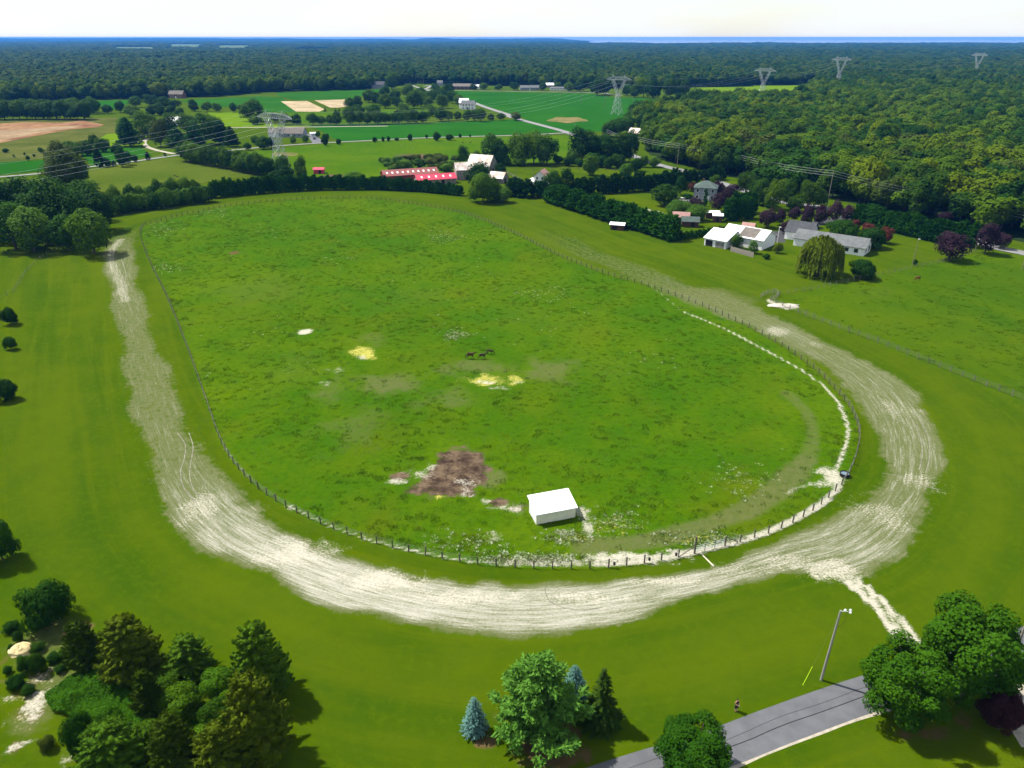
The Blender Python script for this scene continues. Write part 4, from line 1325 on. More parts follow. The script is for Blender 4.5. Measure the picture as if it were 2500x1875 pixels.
many([(475, 1300, 185, 105, None, 'green'), (350, 1300, 105, 130), (260, 1320, 90, 110), (100, 1250, 140, 140), (180, 1260, 130, 130), (30, 1240, 130, 120), (240, 1260, 100, 90)], 'tree', 'dark', '2', 'hedge_tree', 'bushy tree at the foot of the nearest transmission tower', 'trees at the foot of the nearest tower')
plant('tree', 'light', '2', 910, 1340, 95, 160, 'hedge_tree', 'spreading light green tree behind the cypress hedge', 'tree')
rr_ = random.Random(9)
many([(rr_.uniform(1150, 1850), rr_.uniform(1140, 1235), rr_.uniform(16, 44), rr_.uniform(45, 120), None, rr_.choice(['green', 'light', 'light', 'brown'])) for _ in range(34)], 'shrub', 'green', '2', 'weed_shrub', 'low overgrown shrub in the rough ground behind the red barns', 'overgrown shrubs behind the red barns', 'shrub')
row('shrub', ['brown', 'brown'], '2', [(1260, 1140), (1450, 1125), (1670, 1112)], 9, 18, 60, 'dead_shrub', 'dried brown shrub on the dead weed strip', 'shrub', 'dried shrubs on the weed strip', .4)
# farmyard trees
many([(1840, 1165, 135, 90), (1950, 1175, 110, 100), (2080, 1155, 220, 200), (2150, 1165, 190, 150), (2300, 1155, 240, 200), (2430, 1150, 250, 190), (2540, 1155, 215, 170)], 'tree', ['dark', 'green'], '2', 'farm_tree', 'big dark tree in the copse behind the grey barns', 'copse behind the grey barns')
plant('tree', 'dark', '2', 1965, 1345, 170, 190, 'farm_tree', 'dark tree standing in front of the big grey barn', 'tree')
plant('bush', 'green', '2', 2000, 1480, 215, 240, 'farm_tree', 'large dense green tree at the corner of the cypress hedge', 'tree')
plant('tree', 'dark', '2', 2150, 1285, 110, 110, 'farm_tree', 'round tree beside the small grey barn', 'tree')
many([(440, 1175, 165, 100), (120, 1182, 55, 90, 'shrub'), (240, 1185, 60, 100, 'shrub'), (40, 1170, 50, 80, 'shrub')], 'tree', 'green', '3', 'farm_shrub', 'lower bushy growth along the front of the farm copse', 'growth before the copse', 'shrub')
many([(760, 1140, 250, 210), (860, 1150, 215, 180), (980, 1155, 205, 170), (1100, 1140, 210, 170), (1160, 1135, 230, 140), (930, 1080, 150, 150)], 'tree', ['dark', 'green'], '3', 'copse_tree', 'big dark tree in the copse at the road bend', 'copse at the road bend')
many([(690, 1160, 120, 120), (850, 1190, 110, 120), (650, 1185, 80, 90), (930, 1195, 90, 100), (830, 1255, 155, 130), (990, 1205, 90, 100), (1060, 1195, 105, 110), (1130, 1280, 110, 120), (1220, 1225, 100, 100), (1370, 1195, 85, 90), (1280, 1195, 90, 80), (560, 1165, 60, 90), (740, 1190, 60, 90)], 'shrub', ['green', 'light', 'dark'], '3', 'copse_shrub', 'leafy bush along the front of the road-bend copse', 'bushes before the road-bend copse', 'shrub')
many([(1050, 935, 145, 170), (985, 935, 110, 110), (1140, 905, 135, 130), (1230, 840, 120, 120), (1260, 735, 90, 100), (1180, 800, 90, 100), (1290, 870, 140, 130)], 'tree', ['dark', 'green'], '3', 'edge_tree', 'tree of the wood corner beside the brick house', 'wood corner beside the brick house')
many([(60, 552, 48, 60), (190, 548, 60, 70), (430, 550, 62, 60), (560, 540, 50, 60), (660, 557, 70, 90), (740, 557, 72, 100), (890, 585, 125, 130), (960, 580, 90, 90), (1140, 590, 90, 90), (1205, 603, 105, 90), (1280, 595, 155, 100), (1365, 612, 145, 140), (1500, 607, 155, 105), (1560, 603, 130, 90), (1615, 607, 130, 90), (-70, 545, 55, 70), (-150, 548, 45, 60)], 'tree', ['dark', 'green'], '3', 'road_tree', 'tree in the scattered line behind the wide crop field', 'scattered line behind the wide crop field')
plant('tree', 'green', '2', 1235, 530, 125, 115, 'garden_tree', 'round tree at the side of the grey field house', 'tree')
row('cypress', 'hedgedark', '3', [(1640, 532), (1900, 528), (2200, 522)], 26, 70, 34, 'field_cypress', 'blue-green conifer in the straight far shelter belt', 'tree', 'far shelter belt')
# hedges around the houses
many([(520, 1400, 165, 140), (640, 1405, 185, 130)], 'tree', 'dark', '3', 'garden_tree', 'dark round tree behind the white farm cottage hedge', 'dark trees behind the cottage hedge')
row('cypress', 'hedgedark', '3', [(690, 1440), (1000, 1428), (1350, 1405), (1560, 1385)], 18, 155, 100, 'cypress', 'dark blue-green conifer in the straight hedge behind the lawn', 'tree', 'straight conifer hedge behind the lawn')
row('cypress', 'hedgedark', '3', [(1560, 1350), (1760, 1330), (1960, 1310)], 10, 110, 70, 'cypress', 'dark conifer in the hedge beside the country road', 'tree', 'conifer hedge beside the road')
row('cypress', 'hedge', 'F', [(1183, 437), (1240, 455), (1310, 478), (1380, 500), (1455, 522)], 34, (40, 54), (32, 42), 'cypress', 'bright green cypress in the slanting hedge along the verge', 'tree', 'slanting cypress hedge')
row('column', 'hedge', '5', [(-60, 372), (100, 345), (340, 300)], 26, (52, 42), (26, 22), 'arborvitae', 'low clipped arborvitae in the hedge joining the white garage', 'hedge plant', 'arborvitae hedge by the garage')
row('cypress', 'hedge', '5', [(1130, 245), (1400, 312), (1650, 372), (1890, 408)], 26, (122, 150), (78, 92), 'cypress', 'tall green cypress in the hedge between ranch lawn and road', 'tree', 'tall cypress hedge by the ranch lawn')
many([(205, 1420, 130, 130), (300, 1468, 160, 150), (170, 1455, 150, 130), (20, 1490, 170, 130), (390, 1462, 140, 130), (240, 1462, 150, 130), (440, 1440, 120, 110)], 'cypress', 'hedgedark', '3', 'spruce_tree', 'dark spruce in the knot where the two hedges meet', 'spruces where the hedges meet')
plant('tree', 'light', '3', 100, 1490, 115, 135, 'broadleaf_tree', 'light green tree beside the dark spruce knot', 'tree')
# garden of the grey house
plant('tree', 'green', '3', 1455, 1515, 170, 200, 'garden_tree', 'large round lawn tree in front of the hip-roofed house', 'tree')
plant('tree', 'dark', '3', 1595, 1425, 145, 100, 'garden_tree', 'upright dark tree at the corner of the conifer hedge', 'tree')
many([(1690, 1400, 65, 90, 'tree', 'red'), (1780, 1395, 72, 95, 'tree', 'light'), (1650, 1475, 45, 90, 'shrub', 'dark'), (1880, 1350, 80, 90, 'tree', 'green')], 'tree', 'green', '3', 'garden_shrub', 'garden bush close behind the hip-roofed house', 'bushes behind the hip-roofed house', 'shrub')
many([(1890, 1430, 105, 110), (1930, 1400, 60, 90), (2030, 1420, 70, 110), (1910, 1565, 135, 120), (1720, 1535, 62, 115), (1980, 1470, 80, 90)], 'tree', 'purple', '3', 'plum_tree', 'dark purple plum tree beside the hip-roofed house', 'purple trees beside the hip-roofed house')
plant('column', 'hedge', '3', 1800, 1535, 140, 36, 'column_conifer', 'slender columnar conifer before the hip-roofed house', 'tree')
many([(1580, 1605, 112, 200), (1725, 1635, 105, 185)], 'bush', 'light', '3', 'garden_bush', 'wide light green bush behind the brown garden sheds', 'wide light bushes behind the sheds', 'shrub')
row('cypress', 'hedge', '3', [(1980, 1660), (2080, 1650), (2190, 1640)], 5, 210, 110, 'cypress', 'massive dark cypress in the block beside the canopy shed', 'tree', 'cypress block beside the canopy shed')
row('cypress', 'hedge', '3', [(2020, 1610), (2120, 1600), (2220, 1590)], 4, 190, 110, 'cypress', 'massive dark cypress in the block beside the canopy shed', 'tree', 'cypress block beside the canopy shed')
# lawn trees by the road
many([(170, 1375, 175, 120), (270, 1405, 195, 130), (390, 1380, 175, 115), (540, 1395, 175, 145), (60, 1290, 155, 120), (440, 1435, 115, 110), (620, 1400, 140, 110), (330, 1340, 140, 110), (120, 1310, 110, 100)], 'tree', ['green', 'forest'], '4', 'lawn_tree', 'green round tree on the lawn behind the purple plum row', 'round trees behind the plum row')
many([(188, 1405, 75, 36), (235, 1418, 95, 45)], 'column', 'hedge', '4', 'column_conifer', 'small dark columnar conifer on the lawn behind the plum row', 'columnar conifers behind the plum row')
many([(225, 1555, 130, 120), (323, 1535, 108, 82), (435, 1508, 98, 86), (530, 1545, 150, 92), (630, 1525, 122, 92), (740, 1515, 152, 102), (840, 1505, 115, 102), (640, 1460, 75, 60), (545, 1460, 60, 60)], 'tree', 'purple', '4', 'plum_tree', 'dark purple plum tree in the row along the asphalt drive', 'plum row along the drive')
plant('tree', 'purple', '4', 375, 1605, 92, 95, 'plum_tree', 'small purple plum tree alone beside the dark parking yard', 'tree')
many([(1045, 345, 118, 192)], 'bush', 'dark', '5', 'garden_tree', 'broad dark green tree behind the ranch house roof', None)
plant('bush', 'dark', '5', 1240, 395, 115, 160, 'garden_tree', 'rounded dark green tree off the ranch house gable', 'tree')
many([(1135, 285, 62, 60), (1225, 305, 55, 90)], 'shrub', 'red', '5', 'red_shrub', 'dark red shrub behind the dark ranch house trees', 'red shrubs behind the ranch', 'shrub')
plant('bush', 'red', '5', 1325, 365, 90, 85, 'red_shrub', 'rounded red-leaved shrub beside the rounded dark tree', 'shrub')
plant('tree', 'purple', '5', 1732, 470, 155, 172, 'plum_tree', 'large purple tree at the end of the tall cypress hedge', 'tree')
many([(1960, 425, 165, 125), (1705, 235, 60, 80), (1590, 190, 50, 80), (2060, 400, 90, 90)], 'tree', 'purple', '5', 'plum_tree', 'purple tree on the far side of the hedge by the road', 'purple roadside trees')
plant('tree', 'green', '5', 380, 400, 85, 66, 'yard_tree', 'slim green tree before the white garage doors', 'tree')
plant('tree', 'light', '5', 490, 432, 72, 60, 'yard_tree', 'light green young tree at the end of the board fence', 'tree')
plant('bush', 'willow', '5', 645, 432, 60, 56, 'yard_shrub', 'yellowish shrub under the white lamp pole', 'shrub')
plant('shrub', 'green', '5', 575, 472, 32, 45, 'yard_shrub', 'low green bush on the lawn below the young tree', 'shrub')
plant('willow', 'willow', '5', 900, 562, 228, 285, 'willow_tree', 'large yellow-green weeping willow before the ranch house', 'tree')
plant('bush', 'dark', '5', 1175, 588, 112, 156, 'round_bush', 'round green bush on the fence line beside the willow', 'shrub')
row('bush', 'dark', '5', [(1095, 440), (1195, 418)], 4, 34, 42, 'clipped_shrub', 'clipped dark shrub along the ranch house gable wall', 'shrub', 'clipped shrubs along the gable')
plant('shrub', 'dark', '5', 1517, 510, 36, 24, 'pole_shrub', 'small vine bush at the foot of the lawn pole', 'shrub')
# left margin of the mown field
plant('bush', 'dark', 'F', 25, 698, 32, 30, 'field_shrub', 'small dark shrub on the mown field, furthest along the margin', 'shrub')
plant('bush', 'dark', 'F', 24, 753, 26, 25, 'field_shrub', 'smallest dark shrub on the mown field margin', 'shrub')
plant('bush', 'dark', 'F', 17, 862, 42, 46, 'field_shrub', 'wide low dark shrub on the mown field margin', 'shrub')
plant('bush', 'dark', 'F', 6, 1208, 88, 72, 'field_shrub', 'large dark shrub on the mown field margin with long shadow', 'shrub')
plant('bush', 'dark', 'F', 110, 1355, 98, 96, 'dark_tree', 'dense dark bushy tree at the head of the worn slope', 'tree')
# juniper thicket
JN = 'juniper_tree'
plant('juniper', 'juniper', '6', 630, 860, 340, 270, JN, 'thin olive juniper beside the worn sandy slope', 'tree')
plant('juniper', 'juniper', '6', 965, 950, 450, 440, JN, 'broad dark olive juniper with tasselled boughs', 'tree')
plant('juniper', 'junigreen', '6', 1380, 930, 310, 340, JN, 'green pointed juniper in the middle of the thicket', 'tree')
plant('juniper', 'juniper', '6', 1095, 1200, 330, 230, JN, 'small olive juniper among the vines', 'tree')
plant('bush', 'green', '6', 1320, 1210, 280, 300, 'thicket_shrub', 'rounded green shrub inside the juniper thicket', 'shrub')
plant('juniper', 'junigreen', '6', 1900, 1100, 540, 430, JN, 'tallest green juniper on the lawn side of the thicket', 'tree')
plant('juniper', 'juniper', '6', 1880, 1560, 620, 480, JN, 'dark juniper with a deep shadow, below the tallest one', 'tree')
plant('bush', 'dark', '6', 620, 1470, 310, 210, 'thicket_shrub', 'dark narrow shrub at the slope side of the thicket', 'shrub')
plant('juniper', 'junigreen', '6', 850, 1720, 450, 520, JN, 'spreading green juniper beside the dark narrow shrub', 'tree')
plant('juniper', 'juniper', '6', 1290, 1680, 460, 380, JN, 'olive juniper between the spreading green one and its neighbour', 'tree')
plant('juniper', 'juniper', '6', 1620, 1740, 460, 420, JN, 'olive juniper with feathery tips below the dark one', 'tree')
plant('bush', 'green', '6', 1580, 1290, 260, 260, 'thicket_shrub', 'leafy shrub squeezed between the two biggest junipers', 'shrub')
many([(140, 640, 78, 68), (275, 715, 75, 95), (190, 855, 115, 92), (285, 858, 140, 112), (130, 985, 118, 122), (90, 560, 60, 105), (60, 870, 60, 60), (390, 790, 80, 90), (470, 760, 80, 90), (440, 860, 60, 80), (90, 710, 55, 60)], 'bush', ['green', 'dark'], '6', 'slope_shrub', 'small green shrub growing on the worn slope', 'shrubs on the worn slope', 'shrub')
plant('bush', 'green', '6', 210, 1018, 72, 95, 'slope_shrub', 'neat rounded shrub on the bare sand of the slope', 'shrub')
plant('bush', 'brown', '6', 348, 1425, 112, 100, 'slope_shrub', 'dark scraggy shrub alone on the lower slope', 'shrub')
# pines by the lawn
plant('bluespruce', 'blue', '7', 442, 968, 268, 178, 'blue_spruce', 'small silvery blue spruce alone on the lawn', 'tree')
plant('pine', 'pine', '7', 870, 1010, 680, 620, 'pine_tree', 'big pale green soft-needled pine on the lawn', 'tree')
plant('bluespruce', 'blue', '7', 1110, 760, 275, 200, 'blue_spruce', 'blue spruce half hidden behind the big pale pine', 'tree')
plant('spruce', 'spruce', '7', 1290, 930, 425, 300, 'spruce_tree', 'dark drooping spruce beside the big pale pine', 'tree')
# maples by the lane
plant('maple', 'maple', '8', 1770, 1080, 690, 650, 'maple_tree', 'largest maple beside the lane, next to the purple tree', 'tree')
plant('maple', 'maple', '8', 1350, 1200, 575, 570, 'maple_tree', 'rounded maple overhanging the lane edge', 'tree')
plant('maple', 'maple', '7', 1890, 1290, 440, 500, 'maple_tree', 'maple whose crown covers the lower stretch of the lane', 'tree')
plant('maple', 'plumred', '8', 2035, 1245, 330, 330, 'plum_tree', 'purple-red ornamental tree under the largest maple', 'tree')

for q_ in ((1580, 1050, 230, 240), (1230, 1040, 200, 220), (1500, 1480, 240, 240), (1080, 1400, 200, 220), (1700, 1180, 220, 220), (760, 1250, 160, 200)):
    plant('bush', TREE_RNG.choice(['green', 'vine']), '6', *q_, 'thicket_shrub', 'low leafy shrub filling the gaps between the junipers', 'shrub', 'shrubs filling the juniper thicket')
# vines covering the ground inside the thicket
r = np.random.RandomState(8)
vine_poly = [G('6', *p)[:2] for p in ((330, 1050), (500, 900), (640, 850), (820, 900), (980, 1060), (1250, 1180), (1650, 1250), (1500, 1500), (1150, 1480), (900, 1300), (700, 1220), (500, 1180), (380, 1150))]
vp = np.array([p for p in vine_poly])
q = r.rand(60000, 2) * (vp.max(0) - vp.min(0)) + vp.min(0)
q = q[in_poly(q[:, 0], q[:, 1], vp)][:26000]
hgt = .15 + 1.1 * vnoise(q[:, 0] / 1.6, q[:, 1] / 1.6, 3) * vnoise(q[:, 0] / 4, q[:, 1] / 4, 6) * 1.6
P = np.stack([q[:, 0], q[:, 1], hgt * (.6 + .45 * r.rand(len(q)))], axis=1)
tag(link('vine_thicket', leaf_mesh('vine_thicket', P, rdir(r, len(P)) * .8 + np.array([0, 0, 1]), rdir(r, len(P)), .16 + .14 * r.rand(len(P)), .14 + .1 * r.rand(len(P)), LEAF['vine'])), 'bright green vines sprawling over the ground between the junipers', None, None, 'stuff')

# ------------------------------------------------------------------ buildings
M_WHITE = plain('white_paint', (0.74, 0.74, 0.73), 0.55, 0.10, 0.8)
M_WROOF = plain('white_metal', (0.80, 0.80, 0.80), 0.4, 0.08, 0.6)
M_CREAM = plain('cream_metal', (0.74, 0.72, 0.55), 0.5, 0.10, 0.8)
M_GREYW = plain('grey_boards', (0.19, 0.18, 0.16), 0.85, 0.35, 1.2, stretch=(1, 1, .2))
M_OLDW = plain('old_boards', (0.27, 0.24, 0.20), 0.9, 0.45, 1.5, stretch=(1, 1, .2))
M_REDM = plain('red_metal', (0.44, 0.045, 0.080), 0.45, 0.15, 0.5)
M_REDOLD = plain('faded_red_metal', (0.22, 0.045, 0.048), 0.6, 0.35, 0.6, c2=(0.16, 0.08, 0.06))
M_REDWALL = plain('red_boards', (0.20, 0.02, 0.025), 0.8, 0.3, 1.0)
M_RUST = plain('rusty_roof', (0.56, 0.53, 0.50), 0.6, 0.4, 0.35, c2=(0.30, 0.20, 0.15))
M_SHING = plain('grey_shingle', (0.105, 0.112, 0.115), 0.9, 0.25, 0.8, bump=.3)
M_SHDARK = plain('dark_shingle', (0.050, 0.054, 0.060), 0.9, 0.25, 0.8, bump=.3)
M_SHGREEN = plain('green_shingle', (0.060, 0.085, 0.075), 0.9, 0.25, 0.8, bump=.3)
M_SHBROWN = plain('brown_shingle', (0.125, 0.110, 0.095), 0.9, 0.25, 0.6, bump=.3)
M_PINKR = plain('faded_pink_roof', (0.30, 0.17, 0.15), 0.8, 0.2, 0.8)
M_BRICK = plain('brick', (0.16, 0.075, 0.055), 0.9, 0.35, 2.0)
M_BROWNB = plain('brown_boards', (0.085, 0.040, 0.030), 0.85, 0.3, 1.5)
M_BLUEG = plain('blue_grey_siding', (0.22, 0.24, 0.28), 0.7, 0.15, 1.0)
M_GLASS = plain('window_glass', (0.015, 0.02, 0.025), 0.12, 0.2, 1.0, spec=.6)
M_DARK = plain('dark_opening', (0.012, 0.011, 0.010), 0.9, 0.2, 1.0)
M_POLE = plain('weathered_pole', (0.20, 0.175, 0.14), 0.9, 0.35, 1.5, stretch=(1, 1, .15))
M_STEEL = plain('galvanised_steel', (0.40, 0.43, 0.44), 0.5, 0.2, .5, metal=.25)
M_WIRE = plain('aluminium_wire', (0.42, 0.44, 0.44), 0.5, 0.1, .5)
M_FWIRE = plain('dull_fence_wire', (0.16, 0.165, 0.14), 0.7, 0.2, .5)
M_POSTW = plain('fence_post_wood', (0.105, 0.088, 0.070), 0.9, 0.4, 2.0)
M_BOARD = plain('fence_board', (0.15, 0.145, 0.125), 0.9, 0.3, 1.0)
M_FRAIL = plain('fence_rail', (0.085, 0.10, 0.065), 0.9, 0.3, 1.0)
M_CONC = plain('concrete', (0.34, 0.33, 0.30), 0.9, 0.2, 1.0)


def house(name, label, P, rz, L, W, hw, hr, wm, rm, cat='house', hip=False, over=.4, wins=(), doors=(), chim=(), group=None, root=None, off=(0, 0), sky=0, ribs=False):
    """ridge runs along local x; sides f (-y), b (+y), l (-x), r (+x)"""
    o = root or empty(name, (P[0], P[1], 0), rz)
    if root is None: tag(o, label, cat, group)
    ox, oy = off
    x0, x1, y0, y1 = ox - L / 2, ox + L / 2, oy - W / 2, oy + W / 2
    mb = MB()
    if hip:
        mb.box((ox, oy, hw / 2), (L, W, hw))
    else:
        e = hw + hr - .06
        vs_ = [(x0, y0, 0), (x0, y1, 0), (x0, y1, hw - .05), (x0, oy, e), (x0, y0, hw - .05), (x1, y0, 0), (x1, y1, 0), (x1, y1, hw - .05), (x1, oy, e), (x1, y0, hw - .05)]
        mb.add(vs_, [(4, 3, 2, 1, 0), (5, 6, 7, 8, 9), (0, 5, 9, 4), (2, 7, 6, 1), (0, 1, 6, 5), (4, 9, 8, 3), (3, 8, 7, 2)])
    if ribs:
        for i in range(int(L / .6) + 1):
            for yy in (y0 - .012, y1 + .012): mb.box((x0 + .05 + i * .6, yy, hw / 2 - .03), (.05, .03, hw - .1))
    mb.build('wall', wm, o)
    rb = MB()
    t = .14
    if hip:
        rx = max(L / 2 - W / 2, .3)
        a, b = L / 2 + over, W / 2 + over
        vs_ = [(ox - a, oy - b, hw), (ox + a, oy - b, hw), (ox + a, oy + b, hw), (ox - a, oy + b, hw), (ox - rx, oy, hw + hr), (ox + rx, oy, hw + hr),
               (ox - a, oy - b, hw - t), (ox + a, oy - b, hw - t), (ox + a, oy + b, hw - t), (ox - a, oy + b, hw - t)]
        rb.add(vs_, [(0, 1, 5, 4), (1, 2, 5), (2, 3, 4, 5), (3, 0, 4), (6, 7, 1, 0), (7, 8, 2, 1), (8, 9, 3, 2), (9, 6, 0, 3), (9, 8, 7, 6)])
    else:
        sl = hr / (W / 2)
        a, b = L / 2 + over, W / 2 + over
        ze = hw - over * sl
        for s in (-1, 1):
            p = [(ox - a, oy + s * b, ze), (ox + a, oy + s * b, ze), (ox + a, oy, hw + hr), (ox - a, oy, hw + hr)]
            vs_ = p + [(x, y, z + t) for x, y, z in p]
            f = [(3, 2, 1, 0), (4, 5, 6, 7), (0, 1, 5, 4), (1, 2, 6, 5), (2, 3, 7, 6), (3, 0, 4, 7)]
            rb.add(vs_, [tuple(reversed(q)) for q in f] if s > 0 else f)
    ro = rb.build('roof', rm, o)
    if sky:
        sl = hr / (W / 2)
        for i in range(sky):
            x = ox - L / 2 + L * (i + .7) / (sky + .4)
            y = oy - W * .27
            z = hw + hr - sl * W * .27 + t + .015
            dy = .6; dx = .42
            MB().add([(x - dx, y - dy, z - sl * dy), (x + dx, y - dy, z - sl * dy), (x + dx, y + dy, z + sl * dy), (x - dx, y + dy, z + sl * dy),
                      (x - dx, y - dy, z - sl * dy + .04), (x + dx, y - dy, z - sl * dy + .04), (x + dx, y + dy, z + sl * dy + .04), (x - dx, y + dy, z + sl * dy + .04)],
                     [(3, 2, 1, 0), (4, 5, 6, 7), (0, 1, 5, 4), (1, 2, 6, 5), (2, 3, 7, 6), (3, 0, 4, 7)]).build('skylight', M_WROOF, ro)

    def slot(side, pos, z, w, h, dep, m, nm, par):
        if side in 'fb':
            s = -1 if side == 'f' else 1
            return MB().box((ox + pos, oy + s * (W / 2), z), (w, dep, h)).build(nm, m, par)
        s = -1 if side == 'l' else 1
        return MB().box((ox + s * (L / 2), oy + pos, z), (dep, w, h)).build(nm, m, par)
    for side, pos, z, w, h in wins:
        fr = slot(side, pos, z, w + .24, h + .24, .10, M_WHITE, 'window', o)
        slot(side, pos, z, w, h, .16, M_GLASS, 'pane', fr)
    for d_ in doors:
        side, pos, w, h = d_[:4]
        m = d_[4] if len(d_) > 4 else M_DARK
        slot(side, pos, h / 2 + .01, w, h, .14, m, 'door', o)
    for cx_, cy_, ch in chim:
        MB().box((ox + cx_, oy + cy_, hw + hr * .5 + ch / 2), (.8, .6, hr * .5 + ch)).build('chimney', M_BRICK, ro)
    return o


# run-in shed in the paddock, from its ground corners
A_, B_, Cb = G('9', 1508, 852), G('9', 1860, 785), G('9', 1425, 742)
ex = (B_ - A_); Ls = ex.length; rz = math.atan2(ex.y, ex.x)
Ws = abs((Cb - A_).dot(Vector((-math.sin(rz), math.cos(rz), 0))))
kv1 = units(A_)[1]; kv2 = units(Cb)[1]
hf = 97 * VIEWS['9'][2] / kv1; hb = 130 * VIEWS['9'][2] / kv2
shed = empty('run_in_shed', A_, rz)
tag(shed, 'white metal run-in shed with sloping roof in the paddock', 'shed')
mb = MB()
w_ = .08


def shed_wall(mb, p, q, z0, z1):
    """thin wall from p to q, top height from z0 at p to z1 at q"""
    p, q = Vector((*p, 0)), Vector((*q, 0))
    d_ = (q - p).normalized(); n_ = Vector((-d_.y, d_.x, 0)) * w_
    c = [p, q, q + n_, p + n_]
    hs = [z0, z1, z1, z0]
    mb.add([tuple(v) for v in c] + [(v.x, v.y, h) for v, h in zip(c, hs)], [(3, 2, 1, 0), (4, 5, 6, 7), (0, 1, 5, 4), (1, 2, 6, 5), (2, 3, 7, 6), (3, 0, 4, 7)])


shed_wall(mb, (0, 0), (Ls, 0), hf, hf)
for i in range(int(Ls / .45)):
    mb.box((.2 + i * .45, -.012, hf / 2 - .03), (.045, .03, hf - .1))
mb.build('wall', M_CREAM, shed)
mb = MB(); shed_wall(mb, (0, Ws), (0, w_), hb, hf)
for i in range(int(Ws / .45)): mb.box((-.012, .3 + i * .45, hf / 2 - .05), (.03, .045, hf - .1))
mb.build('wall', M_WHITE, shed)
mb = MB(); shed_wall(mb, (Ls, w_), (Ls, Ws), hf, hb); mb.build('wall', M_WHITE, shed)
mb = MB()
for x in (0.15, Ls / 3, 2 * Ls / 3, Ls - .15): mb.box((x, Ws - .1, hb / 2 - .05), (.15, .15, hb - .1))
mb.build('post', M_OLDW, shed)
rb = MB()
g = (hb - hf) / Ws
rb.add([(-.2, -.3, hf - .3 * g), (Ls + .2, -.3, hf - .3 * g), (Ls + .2, Ws + .4, hb + .4 * g), (-.2, Ws + .4, hb + .4 * g),
        (-.2, -.3, hf - .3 * g + .1), (Ls + .2, -.3, hf - .3 * g + .1), (Ls + .2, Ws + .4, hb + .4 * g + .1), (-.2, Ws + .4, hb + .4 * g + .1)],
       [(3, 2, 1, 0), (4, 5, 6, 7), (0, 1, 5, 4), (1, 2, 6, 5), (2, 3, 7, 6), (3, 0, 4, 7)])
for i in range(int(Ls / .45) + 1):
    x = -.15 + i * .45 * (Ls + .3) / (int(Ls / .45) * .45 + .01)
    rb.tube([(x, -.29, hf - .3 * g + .105), (x, Ws + .39, hb + .4 * g + .105)], .02, 4)
rb.build('roof', M_WROOF, shed)
MB().box((Ls / 2, -.33, hf - .3 * g + .02), (Ls + .42, .05, .16)).build('fascia', M_WHITE, shed)

D = math.radians
# red barns and the farmyard
house('red_barn', 'long faded red barn with a row of roof lights', G('2', 1385, 1298), D(22), 28, 8.5, 2.6, 2.2, M_REDWALL, M_REDOLD, 'barn', sky=10, doors=[('f', -6, 1.4, 2), ('f', 4, 1.4, 2)])
house('red_barn', 'shorter bright red-roofed barn with five roof lights', G('2', 1600, 1338), D(20), 19.5, 7.5, 2.5, 2.0, M_OLDW, M_REDM, 'barn', sky=5, doors=[('l', 0, 2.2, 2.2), ('f', 3, 1.4, 2)])
house('red_shed', 'small red shed alone in the pasture', G('2', 622, 1255), D(4), 5.2, 3.8, 2.2, .8, M_REDM, M_REDM, 'shed', doors=[('f', 0.6, 1.3, 1.9)])
house('grey_barn', 'weathered grey barn with a whitish metal roof', G('2', 1835, 1300), D(14), 8.0, 7.0, 5.0, 3.0, M_OLDW, M_RUST, 'barn', doors=[('l', 0, 2, 2.4), ('f', 1.5, 1.6, 2.4)], wins=[('l', 1.5, 4, .8, 1), ('f', -2, 3, .8, 1)])
house('grey_barn', 'largest grey barn with a steep rust-streaked roof', G('2', 1995, 1262), D(-24), 12.5, 9.5, 5.0, 4.8, M_GREYW, M_RUST, 'barn', doors=[('r', 0, 2.8, 3.2)], wins=[('f', -3, 3, .8, 1)])
house('grey_barn', 'small grey barn beside the farmyard pen', G('2', 2130, 1330), D(-28), 8.0, 6.0, 2.6, 2.4, M_GREYW, M_RUST, 'barn', doors=[('r', 0, 2, 2.2), ('f', 0, 1.5, 2)])
ho_ = house('farm_cottage', 'narrow white two-storey cottage behind the hedge end', G('3', 425, 1350), D(70), 7.5, 5.6, 4.6, 2.4, M_WHITE, M_PINKR, wins=[('l', -1.3, 3.6, .8, 1.2), ('l', 1.3, 3.6, .8, 1.2), ('b', 1, 3.6, .8, 1.2), ('l', 1.3, 1.4, .8, 1.2)], doors=[('l', -1.2, .9, 2)])
house('x', '', None, 0, 5.0, 4.0, 2.0, 1.0, M_WHITE, M_WROOF, root=ho_, off=(-2.5, 4.9))
# houses far out on the fields
house('grey_house', 'grey two-storey house under the far wood', G('2', 1125, 540), D(-12), 18, 10, 5.4, 4.0, M_BLUEG, M_SHDARK, wins=[('f', x, z, 1.2, 1.5) for x in (-7, -4, -1, 2, 5) for z in (1.5, 4.2)] + [('r', 0, 4, 1.2, 1.5)], doors=[('f', 7.6, 1.4, 2.2, M_WHITE)], chim=[(7, 0, .8)])
house('brown_house', 'brown brick house under the far wood', G('1', 1500, 620), D(-4), 17, 9, 4.6, 3.6, M_BRICK, M_SHBROWN, wins=[('f', x, z, 1.2, 1.4) for x in (-6, -3, 3, 6) for z in (1.4, 3.6)], doors=[('f', 0, 1.5, 2.2, M_WHITE)], chim=[(-8, 0, 1)])
hh = house('ranch_house', 'long house with brown-grey roof behind the transmission tower', G('2', 395, 945), D(-6), 19, 9.5, 2.8, 3.4, M_BLUEG, M_SHBROWN, wins=[('f', x, 1.5, 1.4, 1.2) for x in (-6, -1, 3.5, 7)], doors=[('f', 1, 1.0, 2.1, M_WHITE)])
house('x', '', None, 0, 7.5, 7.0, 3.0, 2.6, M_WHITE, M_SHBROWN, root=hh, off=(-12, -2.2), wins=[('l', 0, 1.6, 1.2, 1.2)], doors=[('f', 0, 4.6, 2.3, M_WHITE)])
